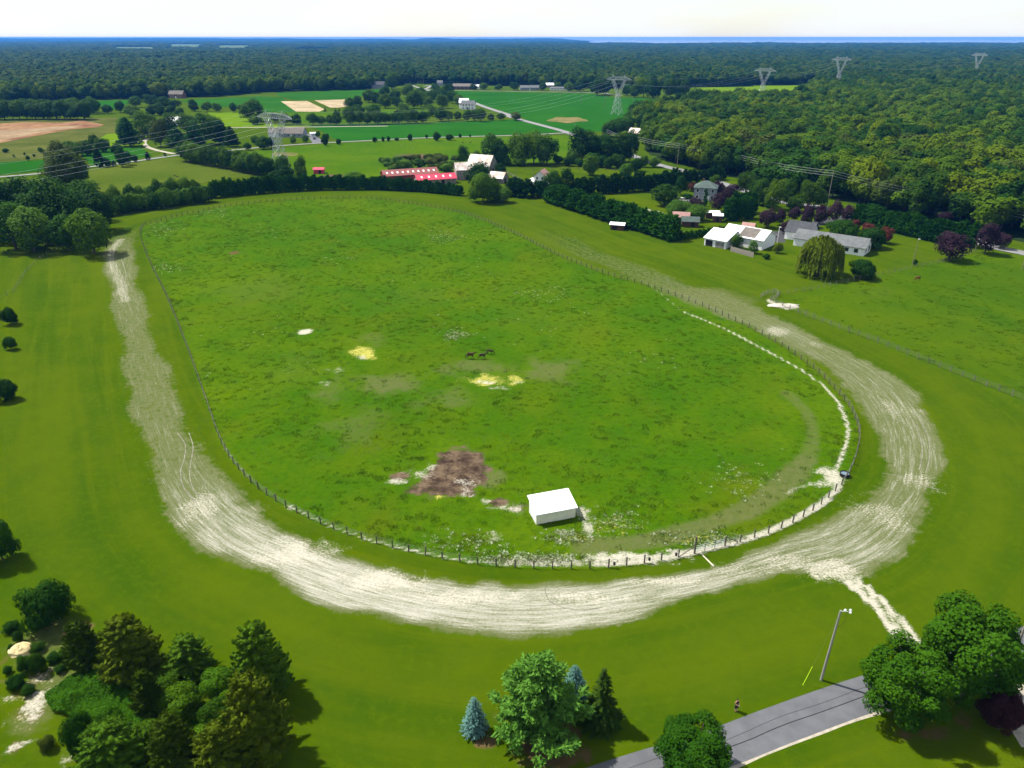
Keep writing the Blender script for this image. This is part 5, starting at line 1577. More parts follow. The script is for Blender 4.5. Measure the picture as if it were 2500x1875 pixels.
fh = house('farmhouse', 'white two-storey farmhouse with grey roof beside the pale road', G('2', 1880, 714), D(-8), 13, 8, 5.0, 3.2, M_WHITE, M_SHING, wins=[('f', x, z, 1.0, 1.4) for x in (-4.5, -1.5, 1.5, 4.5) for z in (1.4, 3.9)] + [('r', 0, 3.9, 1, 1.4)], doors=[('f', 0, 1.2, 2.1, M_DARK)], chim=[(3, 0, 1)])
house('x', '', None, 0, 9, 8, 6.0, 3.4, M_WHITE, M_WROOF, root=fh, off=(-6, 8.5), wins=[('f', -3, 4, 1, 1.4)])
house('brick_house', 'brick house with a pale roof at the wood corner', G('3', 1240, 950), D(-35), 13, 8, 3.0, 3.0, M_BRICK, M_RUST, wins=[('f', x, 1.5, 1.2, 1.2) for x in (-4, 0, 4)], doors=[('f', 2, 1, 2.1, M_WHITE)])
house('far_barn', 'long dark brown barn beside the far crossroads', G('2', 1830, 545), D(-4), 26, 12, 4, 3.2, M_BROWNB, M_SHBROWN, 'barn', wins=[('f', x, 2, 1.5, 1.2) for x in (-8, -3, 3, 8)])
house('far_shed', 'white-roofed shed next to the dark brown far barn', G('2', 1948, 541), D(-6), 10, 9, 3, 2.4, M_WHITE, M_WROOF, 'shed', doors=[('f', 0, 3, 2.4)])
house('far_barn', 'white-roofed barn on the far road behind the crop field', G('3', 490, 530), D(8), 11, 9, 3.4, 2.6, M_OLDW, M_WROOF, 'barn', doors=[('f', 0, 3, 2.6)])
house('far_shed', 'long low white shed beside the far road', G('3', 567, 553), D(-2), 24, 7, 2.8, 1.4, M_WHITE, M_SHING, 'shed', wins=[('f', x, 1.6, 1.2, 1) for x in (-9, -5, -1, 3, 7)])
house('far_house', 'grey house among trees beside the far road', G('3', 320, 552), D(5), 26, 10, 3.2, 2.8, M_BLUEG, M_SHING, wins=[('f', x, 1.6, 1.4, 1.2) for x in (-9, -4, 4, 9)], doors=[('f', 0, 1.2, 2.1, M_WHITE)])
house('garden_house', 'white-roofed house hidden in the garden grove', G('1', 1475, 850), D(10), 11, 8, 4, 2.6, M_WHITE, M_WROOF, wins=[('f', -3, 2, 1.2, 1.2), ('f', 3, 2, 1.2, 1.2)])
house('dark_shed', 'small dark shed at the end of the curving drive', G('1', 1255, 930), D(20), 6, 5, 2.6, 1.6, M_BROWNB, M_SHDARK, 'shed', doors=[('f', 0, 2, 2.1)])
house('far_cottage', 'tiny pale house at the far road junction', G('2', 1640, 517), D(-5), 8, 7, 4.5, 3, M_BLUEG, M_SHING, wins=[('f', -2, 3.2, 1, 1.2), ('f', 2, 3.2, 1, 1.2)])
for k, (x, y, L_) in enumerate(((1015, 225, 16), (1570, 212, 30), (1815, 214, 22), (460, 166, 60))):
    house('distant_barn', ['tiny white barn on the first pale clearing', 'white barn on the widest pale clearing', 'white barn on the clearing nearest the wooded hills', 'long white roof alone in the blue distance'][k], G('1', x, y), D(6 * k), L_, L_ * .5, 8, 5, M_WHITE, M_WROOF, 'barn', doors=[('f', 0, 5, 6)])
# yard buildings by the cypress hedge
house('field_shelter', 'small brown shelter with white roof at the slanting hedge', G('F', 1334, 495), D(-18), 5.0, 3.4, 2.0, .5, M_BROWNB, M_WROOF, 'shed', doors=[('f', -.8, 1.8, 1.6)])
gh = house('grey_house', 'grey two-storey house with green-grey hip roof', G('3', 1800, 1470), D(-18), 9.5, 8.0, 5.4, 2.6, M_BLUEG, M_SHGREEN, hip=True, wins=[('f', x, z, 1.0, 1.3) for x in (-3.2, 0, 3.2) for z in (1.5, 4.2)] + [('r', 0, 4.2, 1, 1.3)], doors=[('f', 1.6, 1.0, 2.1, M_WHITE)], chim=[(-1.5, 1, 1.2)])
house('garden_shed', 'brown garden shed with a faded pink roof', G('5', 30, 240), D(-14), 6.0, 4.0, 2.4, 1.5, M_BROWNB, M_PINKR, 'shed', doors=[('f', 0, 1.6, 1.9), ('l', 0, 1.2, 1.9)])
house('garden_shed', 'dark red-brown garden shed with a green roof', G('5', 88, 266), D(-10), 6.2, 3.6, 2.3, 1.3, M_BROWNB, M_SHGREEN, 'shed', doors=[('f', 1, 1.4, 1.8)])
house('garden_shed', 'narrow brown shed with a pale roof beside the cypress block', G('5', 262, 236), D(-12), 3.4, 3.0, 2.6, .5, M_BROWNB, M_WROOF, 'shed', doors=[('f', 0, 1.0, 1.9)])
# white garage and its lean-to
gar = house('white_garage', 'white garage with gable wall, open bays and white metal roof', G('5', 455, 378), D(-42), 15.0, 10.0, 3.4, 2.4, M_WHITE, M_WROOF, 'garage', doors=[('f', -3.5, 1.0, 2.1, M_WHITE)], wins=[])
house('x', '', None, 0, 8.0, 13.5, 2.7, 2.2, M_WHITE, M_WROOF, root=gar, off=(-6.4, -5.0), doors=[('f', -2.2, 2.6, 2.1), ('f', 1.8, 3.2, 2.1, M_GREYW)])
sl_ = 2.4 / 5.0
MB().add([(x, y, 3.4 + 2.4 - sl_ * abs(y) + .14 + dz) for dz in (.01, .05) for x, y in ((-1.5, -4.9), (4.5, -4.9), (4.5, -.3), (-1.5, -.3))], [(3, 2, 1, 0), (4, 5, 6, 7), (0, 1, 5, 4), (1, 2, 6, 5), (2, 3, 7, 6), (3, 0, 4, 7)]).build('roof_patch', M_SHBROWN, gar)
house('pump_shed', 'small pale shed behind the white garage', G('5', 458, 305), D(-30), 4, 3, 2.3, 1.2, M_CREAM, M_PINKR, 'shed', doors=[('f', 0, .9, 1.9)])
# ranch house
rp = G('5', 985, 405)
ran = house('ranch_house', 'long white ranch house with a grey shingle roof', rp, D(-38), 23.0, 8.5, 2.7, 2.3, M_WHITE, M_SHING, wins=[('r', -2, 1.5, 1.1, 1.3), ('r', 1.8, 1.5, 1.6, 1.8), ('f', 9, 1.5, 1.3, 1.3), ('f', 6, 1.5, 1.3, 1.3), ('f', 1, 1.5, 1.3, 1.3), ('f', -4, 1.5, 1.3, 1.3)], doors=[('f', 3.4, 1, 2.1, M_DARK)], chim=[(-2, .6, .6)])
house('x', '', None, 0, 9.0, 8.0, 3.0, 3.0, M_WHITE, M_SHDARK, root=ran, off=(-12.6, 7.0), doors=[('l', 0, 4.6, 2.2, M_WHITE)])
# board screen fence beside the garage
def panel_fence(name, label, a, b, h):
    o = empty(name, a); tag(o, label, 'fence')
    d_ = b - a
    n = max(2, int(d_.length / .45))
    rz_ = math.atan2(d_.y, d_.x)
    pm = MB().box((0, 0, h / 2), (.40, .05, h)).mesh('plank', M_OLDW)
    for i in range(n):
        link('plank', pm, o, d_ * ((i + .5) / n), rz_)
    return o


panel_fence('board_fence', 'short grey board fence beside the white garage', G('5', 345, 425), G('5', 492, 465), 1.7)

# ------------------------------------------------------------------ fences
def fence(name, label, pts, step, ph, pw, rails, rr, pm_, rm_, closed=False, group=None, hgt=None, skip=None):
    P = resample(np.array([(p[0], p[1]) for p in pts]), step, closed)
    o = empty(name, (P[0][0], P[0][1], 0))
    tag(o, label, 'fence', group)
    base = np.array([P[0][0], P[0][1]])
    me = MB().prism([(-pw, -pw), (pw, -pw), (pw * 1.1, pw), (-pw, pw * .9)], 0, ph).mesh('post', pm_)
    r = random.Random(3)
    for i, p in enumerate(P):
        q = link('post', me, o, (p[0] - base[0], p[1] - base[1], 0), r.random() * 3)
        q.rotation_euler = (r.gauss(0, .03), r.gauss(0, .03), r.random() * 3)
        q.scale = (1, 1, r.uniform(.92, 1.08))
    Q = np.vstack([P, P[:1]]) if closed else P
    for z in rails:
        MB().tube([(x - base[0], y - base[1], z + .02 * math.sin(i * 1.7)) for i, (x, y) in enumerate(Q)], rr, 4).build('rail' if rr > .03 else 'wire', rm_, o)
    return o


# the ring fence, with the gate left open in it
FL = resample(fence_loop[:, :2], 1.0, True)
gp1 = np.array(G('A', 1125, 950)[:2]); gp2 = np.array(G('A', 1368, 880)[:2])
i1 = int(np.argmin(np.linalg.norm(FL - gp1, axis=1))); i2 = int(np.argmin(np.linalg.norm(FL - gp2, axis=1)))
ring = np.vstack([FL[i2:], FL[:i1 + 1]]) if i2 > i1 else np.vstack([FL[i2:i1 + 1]])
fence('ring_fence', 'wire and post fence running round the inside of the sandy ring', ring, 2.55, 1.35, .075, (.35, .65, .95, 1.22), .012, M_POSTW, M_FWIRE)
gate = empty('paddock_gate', FL[i1].tolist() + [0]); tag(gate, 'wooden paddock gate with one tall post and slanting braces', 'gate')
g0, g1 = Vector((*FL[i1], 0)), Vector((*FL[i2], 0))
dg = g1 - g0; nd = dg.normalized()
MB().tube([(0, 0, 0), (0, 0, 2.9)], .13, 8).build('post', M_POSTW, gate)
MB().tube([dg, dg + Vector((0, 0, 1.6))], .10, 8).build('post', M_POSTW, gate)
MB().tube([(0, 0, 1.3), -nd * 2.6 + Vector((0, 0, .05))], .06, 6).build('brace', M_POSTW, gate)
MB().tube([dg + Vector((0, 0, 1.5)), dg + nd * 2.2 + Vector((0, 0, .05))], .06, 6).build('brace', M_POSTW, gate)
for z in (.3, .6, .9, 1.2): MB().tube([nd * .15 + Vector((0, 0, z)), dg * .97 + Vector((0, 0, z))], .035, 4).build('rail', M_STEEL, gate)
for f in (.33, .66): MB().tube([dg * f, dg * f + Vector((0, 0, 1.4))], .05, 5).build('upright', M_POSTW, gate)
pa, pb = G('A', 1145, 930), G('A', 1262, 1046)
tag(MB().bar(pa + Vector((0, 0, .09)), pb + Vector((0, 0, .09)), .10).build('timber', plain('pale_timber', (0.46, 0.42, 0.33), .8)), 'long pale timber lying on the grass by the gate', 'timber')
# paddock fences on the far side of the ring
side = vs('5', (600, 740), (700, 790), (770, 815), (1000, 905), (1300, 1015), (1650, 1155), (2000, 1295), (2212, 1378), (2400, 1450))
fence('board_fence', 'grey board fence following the mown verge beside the ring', side, 2.6, 1.4, .07, (.35, .68, 1.0, 1.3), .028, M_BOARD, M_FRAIL)
cross = vs('5', (560, 712), (680, 700), (900, 668), (1100, 622), (1250, 588), (1450, 548), (1700, 495), (1900, 432))
fence('wire_fence', 'thin wire fence between ranch lawn and horse paddock', cross, 2.6, 1.35, .055, (.4, .8, 1.2), .009, M_BOARD, M_FWIRE)
pen = vs('5', (540, 722), (570, 700), (640, 690), (650, 720), (610, 742))
fence('pen_fence', 'little board pen at the corner of the horse paddock', pen, 2.2, 1.4, .07, (.5, .9, 1.3), .04, M_BOARD, M_BOARD)
fence('wire_fence', 'faint post fence crossing the mown field margin', vs('F', (-20, 655), (30, 632), (60, 585), (100, 552), (135, 535)), 3.2, 1.3, .055, (.5, 1.1), .008, M_BOARD, M_FWIRE)
yard = vs('3', (130, 1255), (200, 1300), (260, 1320))
fence('yard_fence', 'short pale rail fence in the farmyard', yard, 3, 1.4, .08, (.5, .9, 1.3), .05, M_BOARD, M_BOARD)
fence('pasture_fence', 'grey rail fence along the lane above the pasture', vs('3', (370, 940), (500, 938), (620, 940), (700, 920)), 4, 1.4, .1, (.6, 1.2), .06, M_BOARD, M_BOARD)
fence('pasture_fence', 'long post fence crossing the pasture behind the farm cottage', vs('3', (130, 1238), (400, 1230), (700, 1225), (1000, 1235), (1200, 1240)), 5, 1.4, .09, (.6, 1.2), .03, M_POSTW, M_POSTW)

# ------------------------------------------------------------------ poles and wires
def pole_base(view, xb, yb, yt, xt=None):
    P = G(view, xb, yb)
    kv = units(P)[1]
    return P, (yb - yt) * VIEWS[view][2] / kv


def pole(label, view, xb, yb, yt, arm=True, r=.15, group=None, lamp=None, mat=None):
    P, h = pole_base(view, xb, yb, yt)
    o = empty('utility_pole', P)
    tag(o, label, 'pole', group)
    rg = random.Random(int(xb))
    lx, ly = rg.uniform(-.015, .015) * h, rg.uniform(-.015, .015) * h
    MB().tube([(0, 0, 0), (lx, ly, h)], [r, r * .65], 8).build('shaft', mat or M_POLE, o)
    if arm:
        MB().box((lx, ly, h - .5), (2.2, .12, .14), D(20)).build('crossarm', M_POLE, o)
        for k in (-.95, 0, .95): MB().tube([(lx + k * math.cos(D(20)), ly + k * math.sin(D(20)), h - .43), (lx + k * math.cos(D(20)), ly + k * math.sin(D(20)), h - .2)], .06, 6).build('insulator', M_WHITE, o)
    if lamp:
        MB().tube([(lx, ly, h - .15), (lx + lamp * .9, ly, h + .12)], .04, 5).build('lamp_arm', M_STEEL, o)
        MB().box((lx + lamp * 1.1, ly, h + .1), (.55, .28, .16)).build('lamp_head', M_WHITE, o)
    return P, h


ROADP = [('3', 945, 935, 872), ('3', 1220, 1140, 948), ('3', 1560, 1240, 1005), ('3', 1995, 1242, 1078), ('4', 688, 1420, 1132), ('4', 1716, 1512, 1345), ('4', 2430, 1720, 1500)]
tops = []
for k, (v, x, yb, yt) in enumerate(ROADP):
    P, h = pole('tall wooden utility pole carrying the wires along the country road', v, x, yb, yt, False, .17, 'roadside utility poles')
    tops.append((P, h))
for k, dz in enumerate((-.1, -1.1, -2.1)):
    pts = []
    for (P, h), (Q, g_) in zip(tops[:-1], tops[1:]):
        for i in range(10):
            f = i / 10
            p = P.lerp(Q, f); z = (h + (g_ - h) * f) + dz - 4 * f * (1 - f) * (P - Q).length * .012
            pts.append((p.x, p.y, z))
    tag(MB().tube(pts, .035, 4).build('overhead_wire', M_WIRE), ['top wire strung between the roadside poles', 'middle wire strung between the roadside poles', 'lowest wire strung between the roadside poles'][k], 'wire')
pole('short pole standing at the wood edge behind the tall cypress hedge', '4', 1222, 1345, 1270, False, .12)
pole('slim pole on the road verge beside a purple tree', '5', 1903, 412, 280, False, .13)
pole('slim leaning pole on the ranch lawn', '5', 1503, 508, 352, False, .13, lamp=.2)
pole('white lamp pole beside the garage yard', '5', 643, 372, 275, False, .11, lamp=.3, mat=M_WHITE)
pole('pole at the outer edge of the horse paddock', '5', 2195, 545, 440, False, .13)
pole('thin pole at the corner of the conifer hedge', '3', 1538, 1382, 1295, False, .12)
pole('dark pole in the farmyard pen, the taller of two', '3', 350, 1325, 1217, False, .13)
pole('dark pole in the farmyard pen, the shorter of two', '3', 207, 1302, 1222, False, .13)
for x, yb, yt in ((425, 592, 522), (587, 622, 552), (757, 668, 568), (955, 702, 602), (1187, 718, 608), (707, 900, 835), (316, 560, 510), (716, 555, 508)):
    pole('plain wooden pole standing in the wide crop field', '3', x, yb, yt, True, .2, 'poles of the wide crop field')
for x, yb, yt in ((1455, 500, 438), (1480, 500, 442), (1500, 505, 448)):
    pole('bare pole beside the far junction', '2', x, yb, yt, True, .22, 'poles at the far junction')
# lamp pole on the near lawn with its stay
P, h = pole_base('8', 842, 857, 418)
lp = empty('lamp_pole', P); tag(lp, 'tall wooden lamp pole with floodlights on the near lawn', 'pole')
MB().tube([(0, 0, 0), (.28, .1, h)], [.16, .11], 10).build('shaft', plain('grey_pole', (0.24, 0.23, 0.20), .85, .3, 1.0, stretch=(1, 1, .1)), lp)
MB().tube([(.28, .1, h - .1), (1.0, -.1, h + .05)], .035, 6).build('lamp_arm', M_STEEL, lp)
for dx, dy in ((.75, .1), (1.15, -.25), (1.3, .1)):
    MB().box((dx, dy, h + .05), (.26, .2, .14), .6).build('floodlight', plain('lamp_white', (.45, .47, .48), .4), lp)
MB().tube([(1.0, 0, h - .05), (1.02, 0, h - 1.2), (.75, 0, h - 2.0), (.22, .07, h - 2.3)], .022, 5).build('cable', M_DARK, lp)
st = G('8', 718, 893)
stv = st - P
M_GUARD = plain('yellow_green_guard', (0.42, 0.62, 0.02), .5, .1)
tp = Vector((.24, .09, h - .5))
MB().tube([tp, stv + Vector((0, 0, .05))], .009, 4).build('stay', M_FRAIL, lp)
MB().tube([stv + Vector((0, 0, .03)), stv + (tp - stv) * .27], .03, 6).build('stay_guard', M_GUARD, lp)
pole('dark wooden pole beside the lane behind the largest maple', '8', 2128, 728, 430, False, .16)

# ------------------------------------------------------------------ transmission towers
def tower_meshes():
    legs, arms, beam, ins = MB(), MB(), MB(), MB()
    H, zw, zb = 34.0, 17.5, 30.0
    w0, w1 = 4.2, 1.5

    def quad(z):
        f = z / zw
        w = w0 + (w1 - w0) * f
        return [Vector((sx * w, sy * w, z)) for sx, sy in ((-1, -1), (1, -1), (1, 1), (-1, 1))]
    lv = [0, 5.5, 10, 14, 17.5]
    for a, b in zip(lv[:-1], lv[1:]):
        A, B = quad(a), quad(b)
        for i in range(4):
            legs.bar(A[i], B[i], .16)
            j = (i + 1) % 4
            legs.bar(A[i], B[j], .08); legs.bar(A[j], B[i], .08)
            legs.bar(B[i], B[j], .08)
    for s in (-1, 1):     # the two leaning arms of the V window
        def sec(z):
            f = (z - zw) / (zb - zw)
            cx = s * (0.75 + (6.2 - .75) * f); w = .75 + .15 * f
            return [Vector((cx + sx * w, sy * (1.5 - .3 * f), z)) for sx, sy in ((-1, -1), (1, -1), (1, 1), (-1, 1))]
        zs = np.linspace(zw, zb, 6)
        for a, b in zip(zs[:-1], zs[1:]):
            A, B = sec(a), sec(b)
            for i in range(4):
                j = (i + 1) % 4
                arms.bar(A[i], B[i], .13)
                arms.bar(A[i] if i % 2 else A[j], B[j] if i % 2 else B[i], .07)
                arms.bar(B[i], B[j], .06)
    n = 17
    xs = np.linspace(-13, 13, n)

    def top(x): return zb + 2.4 * (1 - max(0, abs(x) - 6.5) / 6.5 * .85)

    def hw_(x): return 1.2 * (1 - max(0, abs(x) - 6.5) / 6.5 * .9)
    for a, b in zip(xs[:-1], xs[1:]):
        for sy in (-1, 1):
            beam.bar((a, sy * hw_(a), zb), (b, sy * hw_(b), zb), .12)
            beam.bar((a, sy * hw_(a), top(a)), (b, sy * hw_(b), top(b)), .12)
            beam.bar((a, sy * hw_(a), zb), (b, sy * hw_(b), top(b)), .07)
            beam.bar((b, sy * hw_(b), zb), (b, sy * hw_(b), top(b)), .06)
        beam.bar((a, -hw_(a), top(a)), (b, hw_(b), top(b)), .06)
    for s in (-1, 1):
        for sx, sy in ((-.7, -.7), (.7, -.7), (.7, .7), (-.7, .7)):
            beam.bar((s * 6.2 + sx, sy, zb + 2.3), (s * 6.2 + sx * .2, sy * .2, H), .08)
    for x in (-11.5, 0, 11.5):
        for dx in (-1.6, 1.6):
            ins.tube([(x + dx, 0, zb), (x, 0, zb - 3.0)], .11, 6)
    return [(n_, m.mesh(n_, M_STEEL if n_ != 'insulator' else M_BOARD)) for n_, m in (('leg_frame', legs), ('leaning_arm', arms), ('crossarm', beam), ('insulator', ins))]


TM = tower_meshes()
TP = []
t1 = G('2', 305, 1265); t2 = G('3', 1058, 760)


def at_depth(u, dist):
    x = (u - 1250) / F_PX * (dist * math.cos(PITCH) + CAM_H * math.sin(PITCH))
    return Vector((x, dist, 0))


t0 = t1 + (t1 - t2)
TP = [(t0, 1.0), (t1, .93), (t2, 1.0), (at_depth(1858, 890), 1.02), (at_depth(2042, 1060), 1.25), (at_depth(2377, 1330), 1.25), (at_depth(2900, 1700), 1.2)]
TL = ['lattice tower out beyond the left field margin', 'nearest lattice transmission tower rising over the curved cypress hedge', 'lattice transmission tower at the edge of the wide crop field', 'lattice tower top showing before the far bright field strip',
      'lattice tower over the wood, next beyond the field strip', 'lattice tower standing deepest in the wood', 'lattice tower past the end of the wood']
for k, (P, s) in enumerate(TP):
    a = TP[max(k - 1, 0)][0]; b = TP[min(k + 1, len(TP) - 1)][0]
    dr = b - a
    o = empty('transmission_tower', P, math.atan2(dr.y, dr.x) - math.pi / 2)
    o.scale = (1, 1, s)
    tag(o, TL[k], 'tower', 'transmission towers')
    for n_, me in TM: link(n_, me, o)
for k, (x, z) in enumerate(((-11.5, 27), (0, 27), (11.5, 27), (-6.2, 34), (6.2, 34))):
    pts = []
    for (P, s), (Q, s2), i in zip(TP[:-1], TP[1:], range(9)):
        def hang(idx):
            a = TP[max(idx - 1, 0)][0]; b = TP[min(idx + 1, len(TP) - 1)][0]
            d_ = (b - a).normalized()
            return TP[idx][0] + Vector((d_.y, -d_.x, 0)) * x + Vector((0, 0, z * TP[idx][1]))
        A, B = hang(i), hang(i + 1)
        for j in range(14):
            f = j / 14
            p = A.lerp(B, f); p.z -= 4 * f * (1 - f) * (B - A).length * .028
            pts.append(tuple(p))
    tag(MB().tube(pts, .042 if z < 30 else .03, 4).build('power_cable', M_WIRE), ['near outer power cable slung between the lattice towers', 'middle power cable slung between the lattice towers', 'far outer power cable slung between the lattice towers', 'thin earth wire along one tower peak', 'thin earth wire along the other tower peak'][k], 'cable')

# ------------------------------------------------------------------ living things
def skin_mesh(name, verts, edges, mat, sub=1):
    """verts: (x, y, z, radius)"""
    me = bpy.data.meshes.new(name)
    me.from_pydata([v[:3] for v in verts], edges, [])
    ob = bpy.data.objects.new(name, me)
    col.objects.link(ob)
    ob.modifiers.new('skin', 'SKIN')
    if not me.skin_vertices: me.skin_vertices.new() if hasattr(me.skin_vertices, 'new') else None
    for i, v in enumerate(verts):
        sv = me.skin_vertices[0].data[i]
        sv.radius = (v[3], v[4] if len(v) > 4 else v[3])
        sv.use_root = (i == 0)
    ss = ob.modifiers.new('sub', 'SUBSURF'); ss.levels = sub; ss.render_levels = sub
    dg_ = bpy.context.evaluated_depsgraph_get()
    out = bpy.data.meshes.new_from_object(ob.evaluated_get(dg_))
    bpy.data.objects.remove(ob)
    out.name = name
    out.materials.clear(); out.materials.append(mat)
    for p in out.polygons: p.use_smooth = True
    return out


def horse_parts(pose, mat, hair):
    v = [(-.2, 0, 1.16, .33), (-.72, 0, 1.24, .28), (.35, 0, 1.18, .30), (-.92, 0, 1.18, .17)]
    e = [(0, 1), (0, 2), (1, 3)]
    if pose == 'graze':
        nk = [(.66, 0, 1.18, .21), (.95, 0, .92, .15), (1.18, 0, .58, .115), (1.30, 0, .34, .10), (1.36, 0, .10, .062)]
    else:
        nk = [(.64, 0, 1.30, .22), (.92, 0, 1.48, .15), (1.18, 0, 1.62, .12), (1.40, 0, 1.52, .095), (1.60, 0, 1.38, .06)]
    p = 2
    for q in nk: v.append(q); e.append((p, len(v) - 1)); p = len(v) - 1
    st = [.0, .0] if pose == 'graze' else [.22, -.20]
    for s, a in zip((-1, 1), st):
        for q in ((.42, s * .15, .86, .13), (.44 + a * .6, s * .16, .50, .062), (.42 + a * 1.1, s * .16, .13, .046), (.47 + a * 1.1, s * .16, .035, .062)):
            v.append(q); e.append((2 if q[2] == .86 else len(v) - 2, len(v) - 1))
    for s, a in zip((-1, 1), [-x for x in st]):
        for q in ((-.68, s * .16, .90, .17), (-.60 + a * .3, s * .17, .76, .12), (-.90 + a * .9, s * .16, .50, .066), (-.82 + a * 1.2, s * .16, .13, .046), (-.77 + a * 1.2, s * .16, .035, .062)):
            v.append(q); e.append((1 if q[2] == .90 else len(v) - 2, len(v) - 1))
    body = skin_mesh('body', v, e, mat, 1)
    tail = MB().tube([(-1.02, 0, 1.25), (-1.16, 0, 1.05), (-1.18, 0, .7), (-1.12, 0, .4)], [.05, .08, .075, .02], 6).mesh('tail', hair, True)
    mn = MB()
    pts = [Vector(q[:3]) + Vector((-.02, 0, q[3] * .9)) for q in nk[:3]]
    mn.tube(pts, [.05, .06, .04], 5)
    ears = MB()
    hd = nk[2]
    for s in (-1, 1): ears.tube([(hd[0] - .03, s * .06, hd[2] + hd[3] * .7), (hd[0] - .01, s * .08, hd[2] + hd[3] * .7 + .16)], [.04, .008], 5)
    return [('body', body), ('tail', tail), ('mane', mn.mesh('mane', hair, True)), ('ear', ears.mesh('ear', mat))]


M_BAY = plain('bay_coat', (0.060, 0.022, 0.012), .6, .3, 2)
M_DBAY = plain('dark_bay_coat', (0.030, 0.014, 0.010), .6, .3, 2)
M_CHEST = plain('chestnut_coat', (0.135, 0.038, 0.014), .6, .2, 2)
M_HAIR = plain('black_hair', (0.010, 0.008, 0.008), .7, .2, 3)
M_PALE = plain('pale_coat', (0.50, 0.38, 0.25), .7, .2, 2)
HP = {}


def horse(label, view, x, y, length, pose, mat, rz=0.0, group=None):
    P = G(view, x, y)
    k = units(P)[0]
    s = length * VIEWS[view][2] / k / 2.45
    if (pose, mat.name) not in HP: HP[(pose, mat.name)] = horse_parts(pose, mat, M_HAIR)
    o = empty('horse', P, rz)
    o.scale = (s, s, s)
    tag(o, label, 'horse', group)
    for n_, me in HP[(pose, mat.name)]: link(n_, me, o)


horse('brown horse walking behind another in the ring paddock', 'B', 1420, 303, 84, 'walk', M_BAY, .05, 'horses in the ring paddock')
horse('dark horse walking just ahead of the brown one', 'B', 1512, 304, 74, 'walk', M_DBAY, .12, 'horses in the ring paddock')
horse('dark bay horse grazing apart with lowered head in the ring paddock', 'B', 1570, 268, 66, 'graze', M_DBAY, -.15, 'horses in the ring paddock')
horse('chestnut horse grazing in the paddock behind the wire fence', '5', 1532, 611, 46, 'graze', M_CHEST, math.pi + .3)
for x, y in ((1475, 1283), (1498, 1292)): horse('dark horse grazing on the olive pasture', '1', x, y, 24, 'graze', M_DBAY, .4, 'horses on the olive pasture')
for x, y in ((1620, 988), (1770, 987), (1832, 1003), (1897, 1000)): horse('dark horse grazing on the pasture beside the lane', '2', x, y, 19, 'graze', M_DBAY, .3, 'horses on the lane pasture')
for x, y in ((1316, 1027), (1410, 1050)): horse('pale horse grazing on the pasture beside the lane', '2', x, y, 17, 'graze', M_PALE, 1.2, 'pale horses on the lane pasture')

# the person on the lawn
M_SKIN = plain('skin', (0.34, 0.19, 0.12), .6, .1, 4)
M_CLOTH = plain('black_cloth', (0.010, 0.010, 0.012), .9, .2, 4)
P = G('8', 266, 1065)
pe = empty('person', P, D(200)); tag(pe, 'person in black tank top and shorts looking down at held hands', 'person')
v = [(0, 0, .93, .11, .085), (0, .01, 1.12, .10, .08), (0, 0, 1.34, .125, .085), (0, .0, 1.45, .08, .07), (0, .015, 1.53, .052, .052), (0, .03, 1.62, .085, .095), (0, .04, 1.72, .075, .085)]
e = [(i, i + 1) for i in range(6)]
for s in (-1, 1):
    n0 = len(v)
    v += [(s * .19, 0, 1.40, .062), (s * .25, .0, 1.14, .045), (s * .10, .24, 1.08, .034), (s * .05, .31, 1.10, .030)]
    e += [(2, n0), (n0, n0 + 1), (n0 + 1, n0 + 2), (n0 + 2, n0 + 3)]
    hnd = n0 + 3
    for k, (dx, dy, dz, l) in enumerate(((-.03, .05, .025, 1), (-.012, .065, .02, 1), (.006, .07, .01, 1), (.022, .06, 0, 1), (-.045, .015, .03, 1))):
        m = len(v)
        v += [(s * (.05 + dx * .7), .31 + dy * .6, 1.10 + dz, .009), (s * (.05 + dx), .31 + dy, 1.10 + dz - .02, .008)]
        e += [(hnd, m), (m, m + 1)]
    n0 = len(v)
    v += [(s * .10, .0, .80, .095), (s * .11, .02, .48, .062), (s * .115, -.01, .30, .060), (s * .12, -.01, .09, .040), (s * .13, .13, .035, .036)]
    e += [(0, n0), (n0, n0 + 1), (n0 + 1, n0 + 2), (n0 + 2, n0 + 3), (n0 + 3, n0 + 4)]
link('body', skin_mesh('body', v, e, M_SKIN, 1), pe)
tt = MB().tube([(0, .0, .84), (0, .01, 1.0), (0, .01, 1.14), (0, 0, 1.30), (0, 0, 1.40), (0, 0, 1.455)], [.178, .165, .160, .185, .175, .10], 14).build('tank_top', M_CLOTH, pe, True)
tt.scale = (1, .78, 1)
sh = MB().tube([(0, 0, .98), (0, 0, .90), (0, 0, .78)], [.165, .185, .18], 14)
for s in (-1, 1): sh.tube([(s * .085, 0, .84), (s * .105, .01, .66), (s * .115, .015, .48)], [.105, .115, .115], 12)
sh.build('shorts', M_CLOTH, pe, True)
link('hair', skin_mesh('hair', [(0, .01, 1.76, .115, .12), (0, -.03, 1.67, .105, .10), (0, -.05, 1.56, .075)], [(0, 1), (1, 2)], M_HAIR, 1), pe)
for s in (-1, 1):
    MB().tube([(s * .034, .118, 1.655), (s * .034, .128, 1.655)], .012, 6).build('eye', M_DARK, pe)
    MB().box((s * .13, .09, .03), (.10, .27, .06)).build('shoe', M_CLOTH, pe)
MB().tube([(0, .115, 1.66), (0, .145, 1.615)], [.012, .018], 5).build('nose', M_SKIN, pe)
MB().box((0, .127, 1.585), (.05, .012, .012)).build('mouth', plain('lips', (.35, .12, .10), .5), pe)
tag(MB().box((P.x + math.cos(D(200)) * 0 - math.sin(D(200)) * .38, P.y + math.cos(D(200)) * .38, 1.13), (.20, .10, .035), D(200)).build('controller', plain('grey_plastic', (.10, .10, .10), .5)), 'small grey controller held in the hands of the person', 'controller')

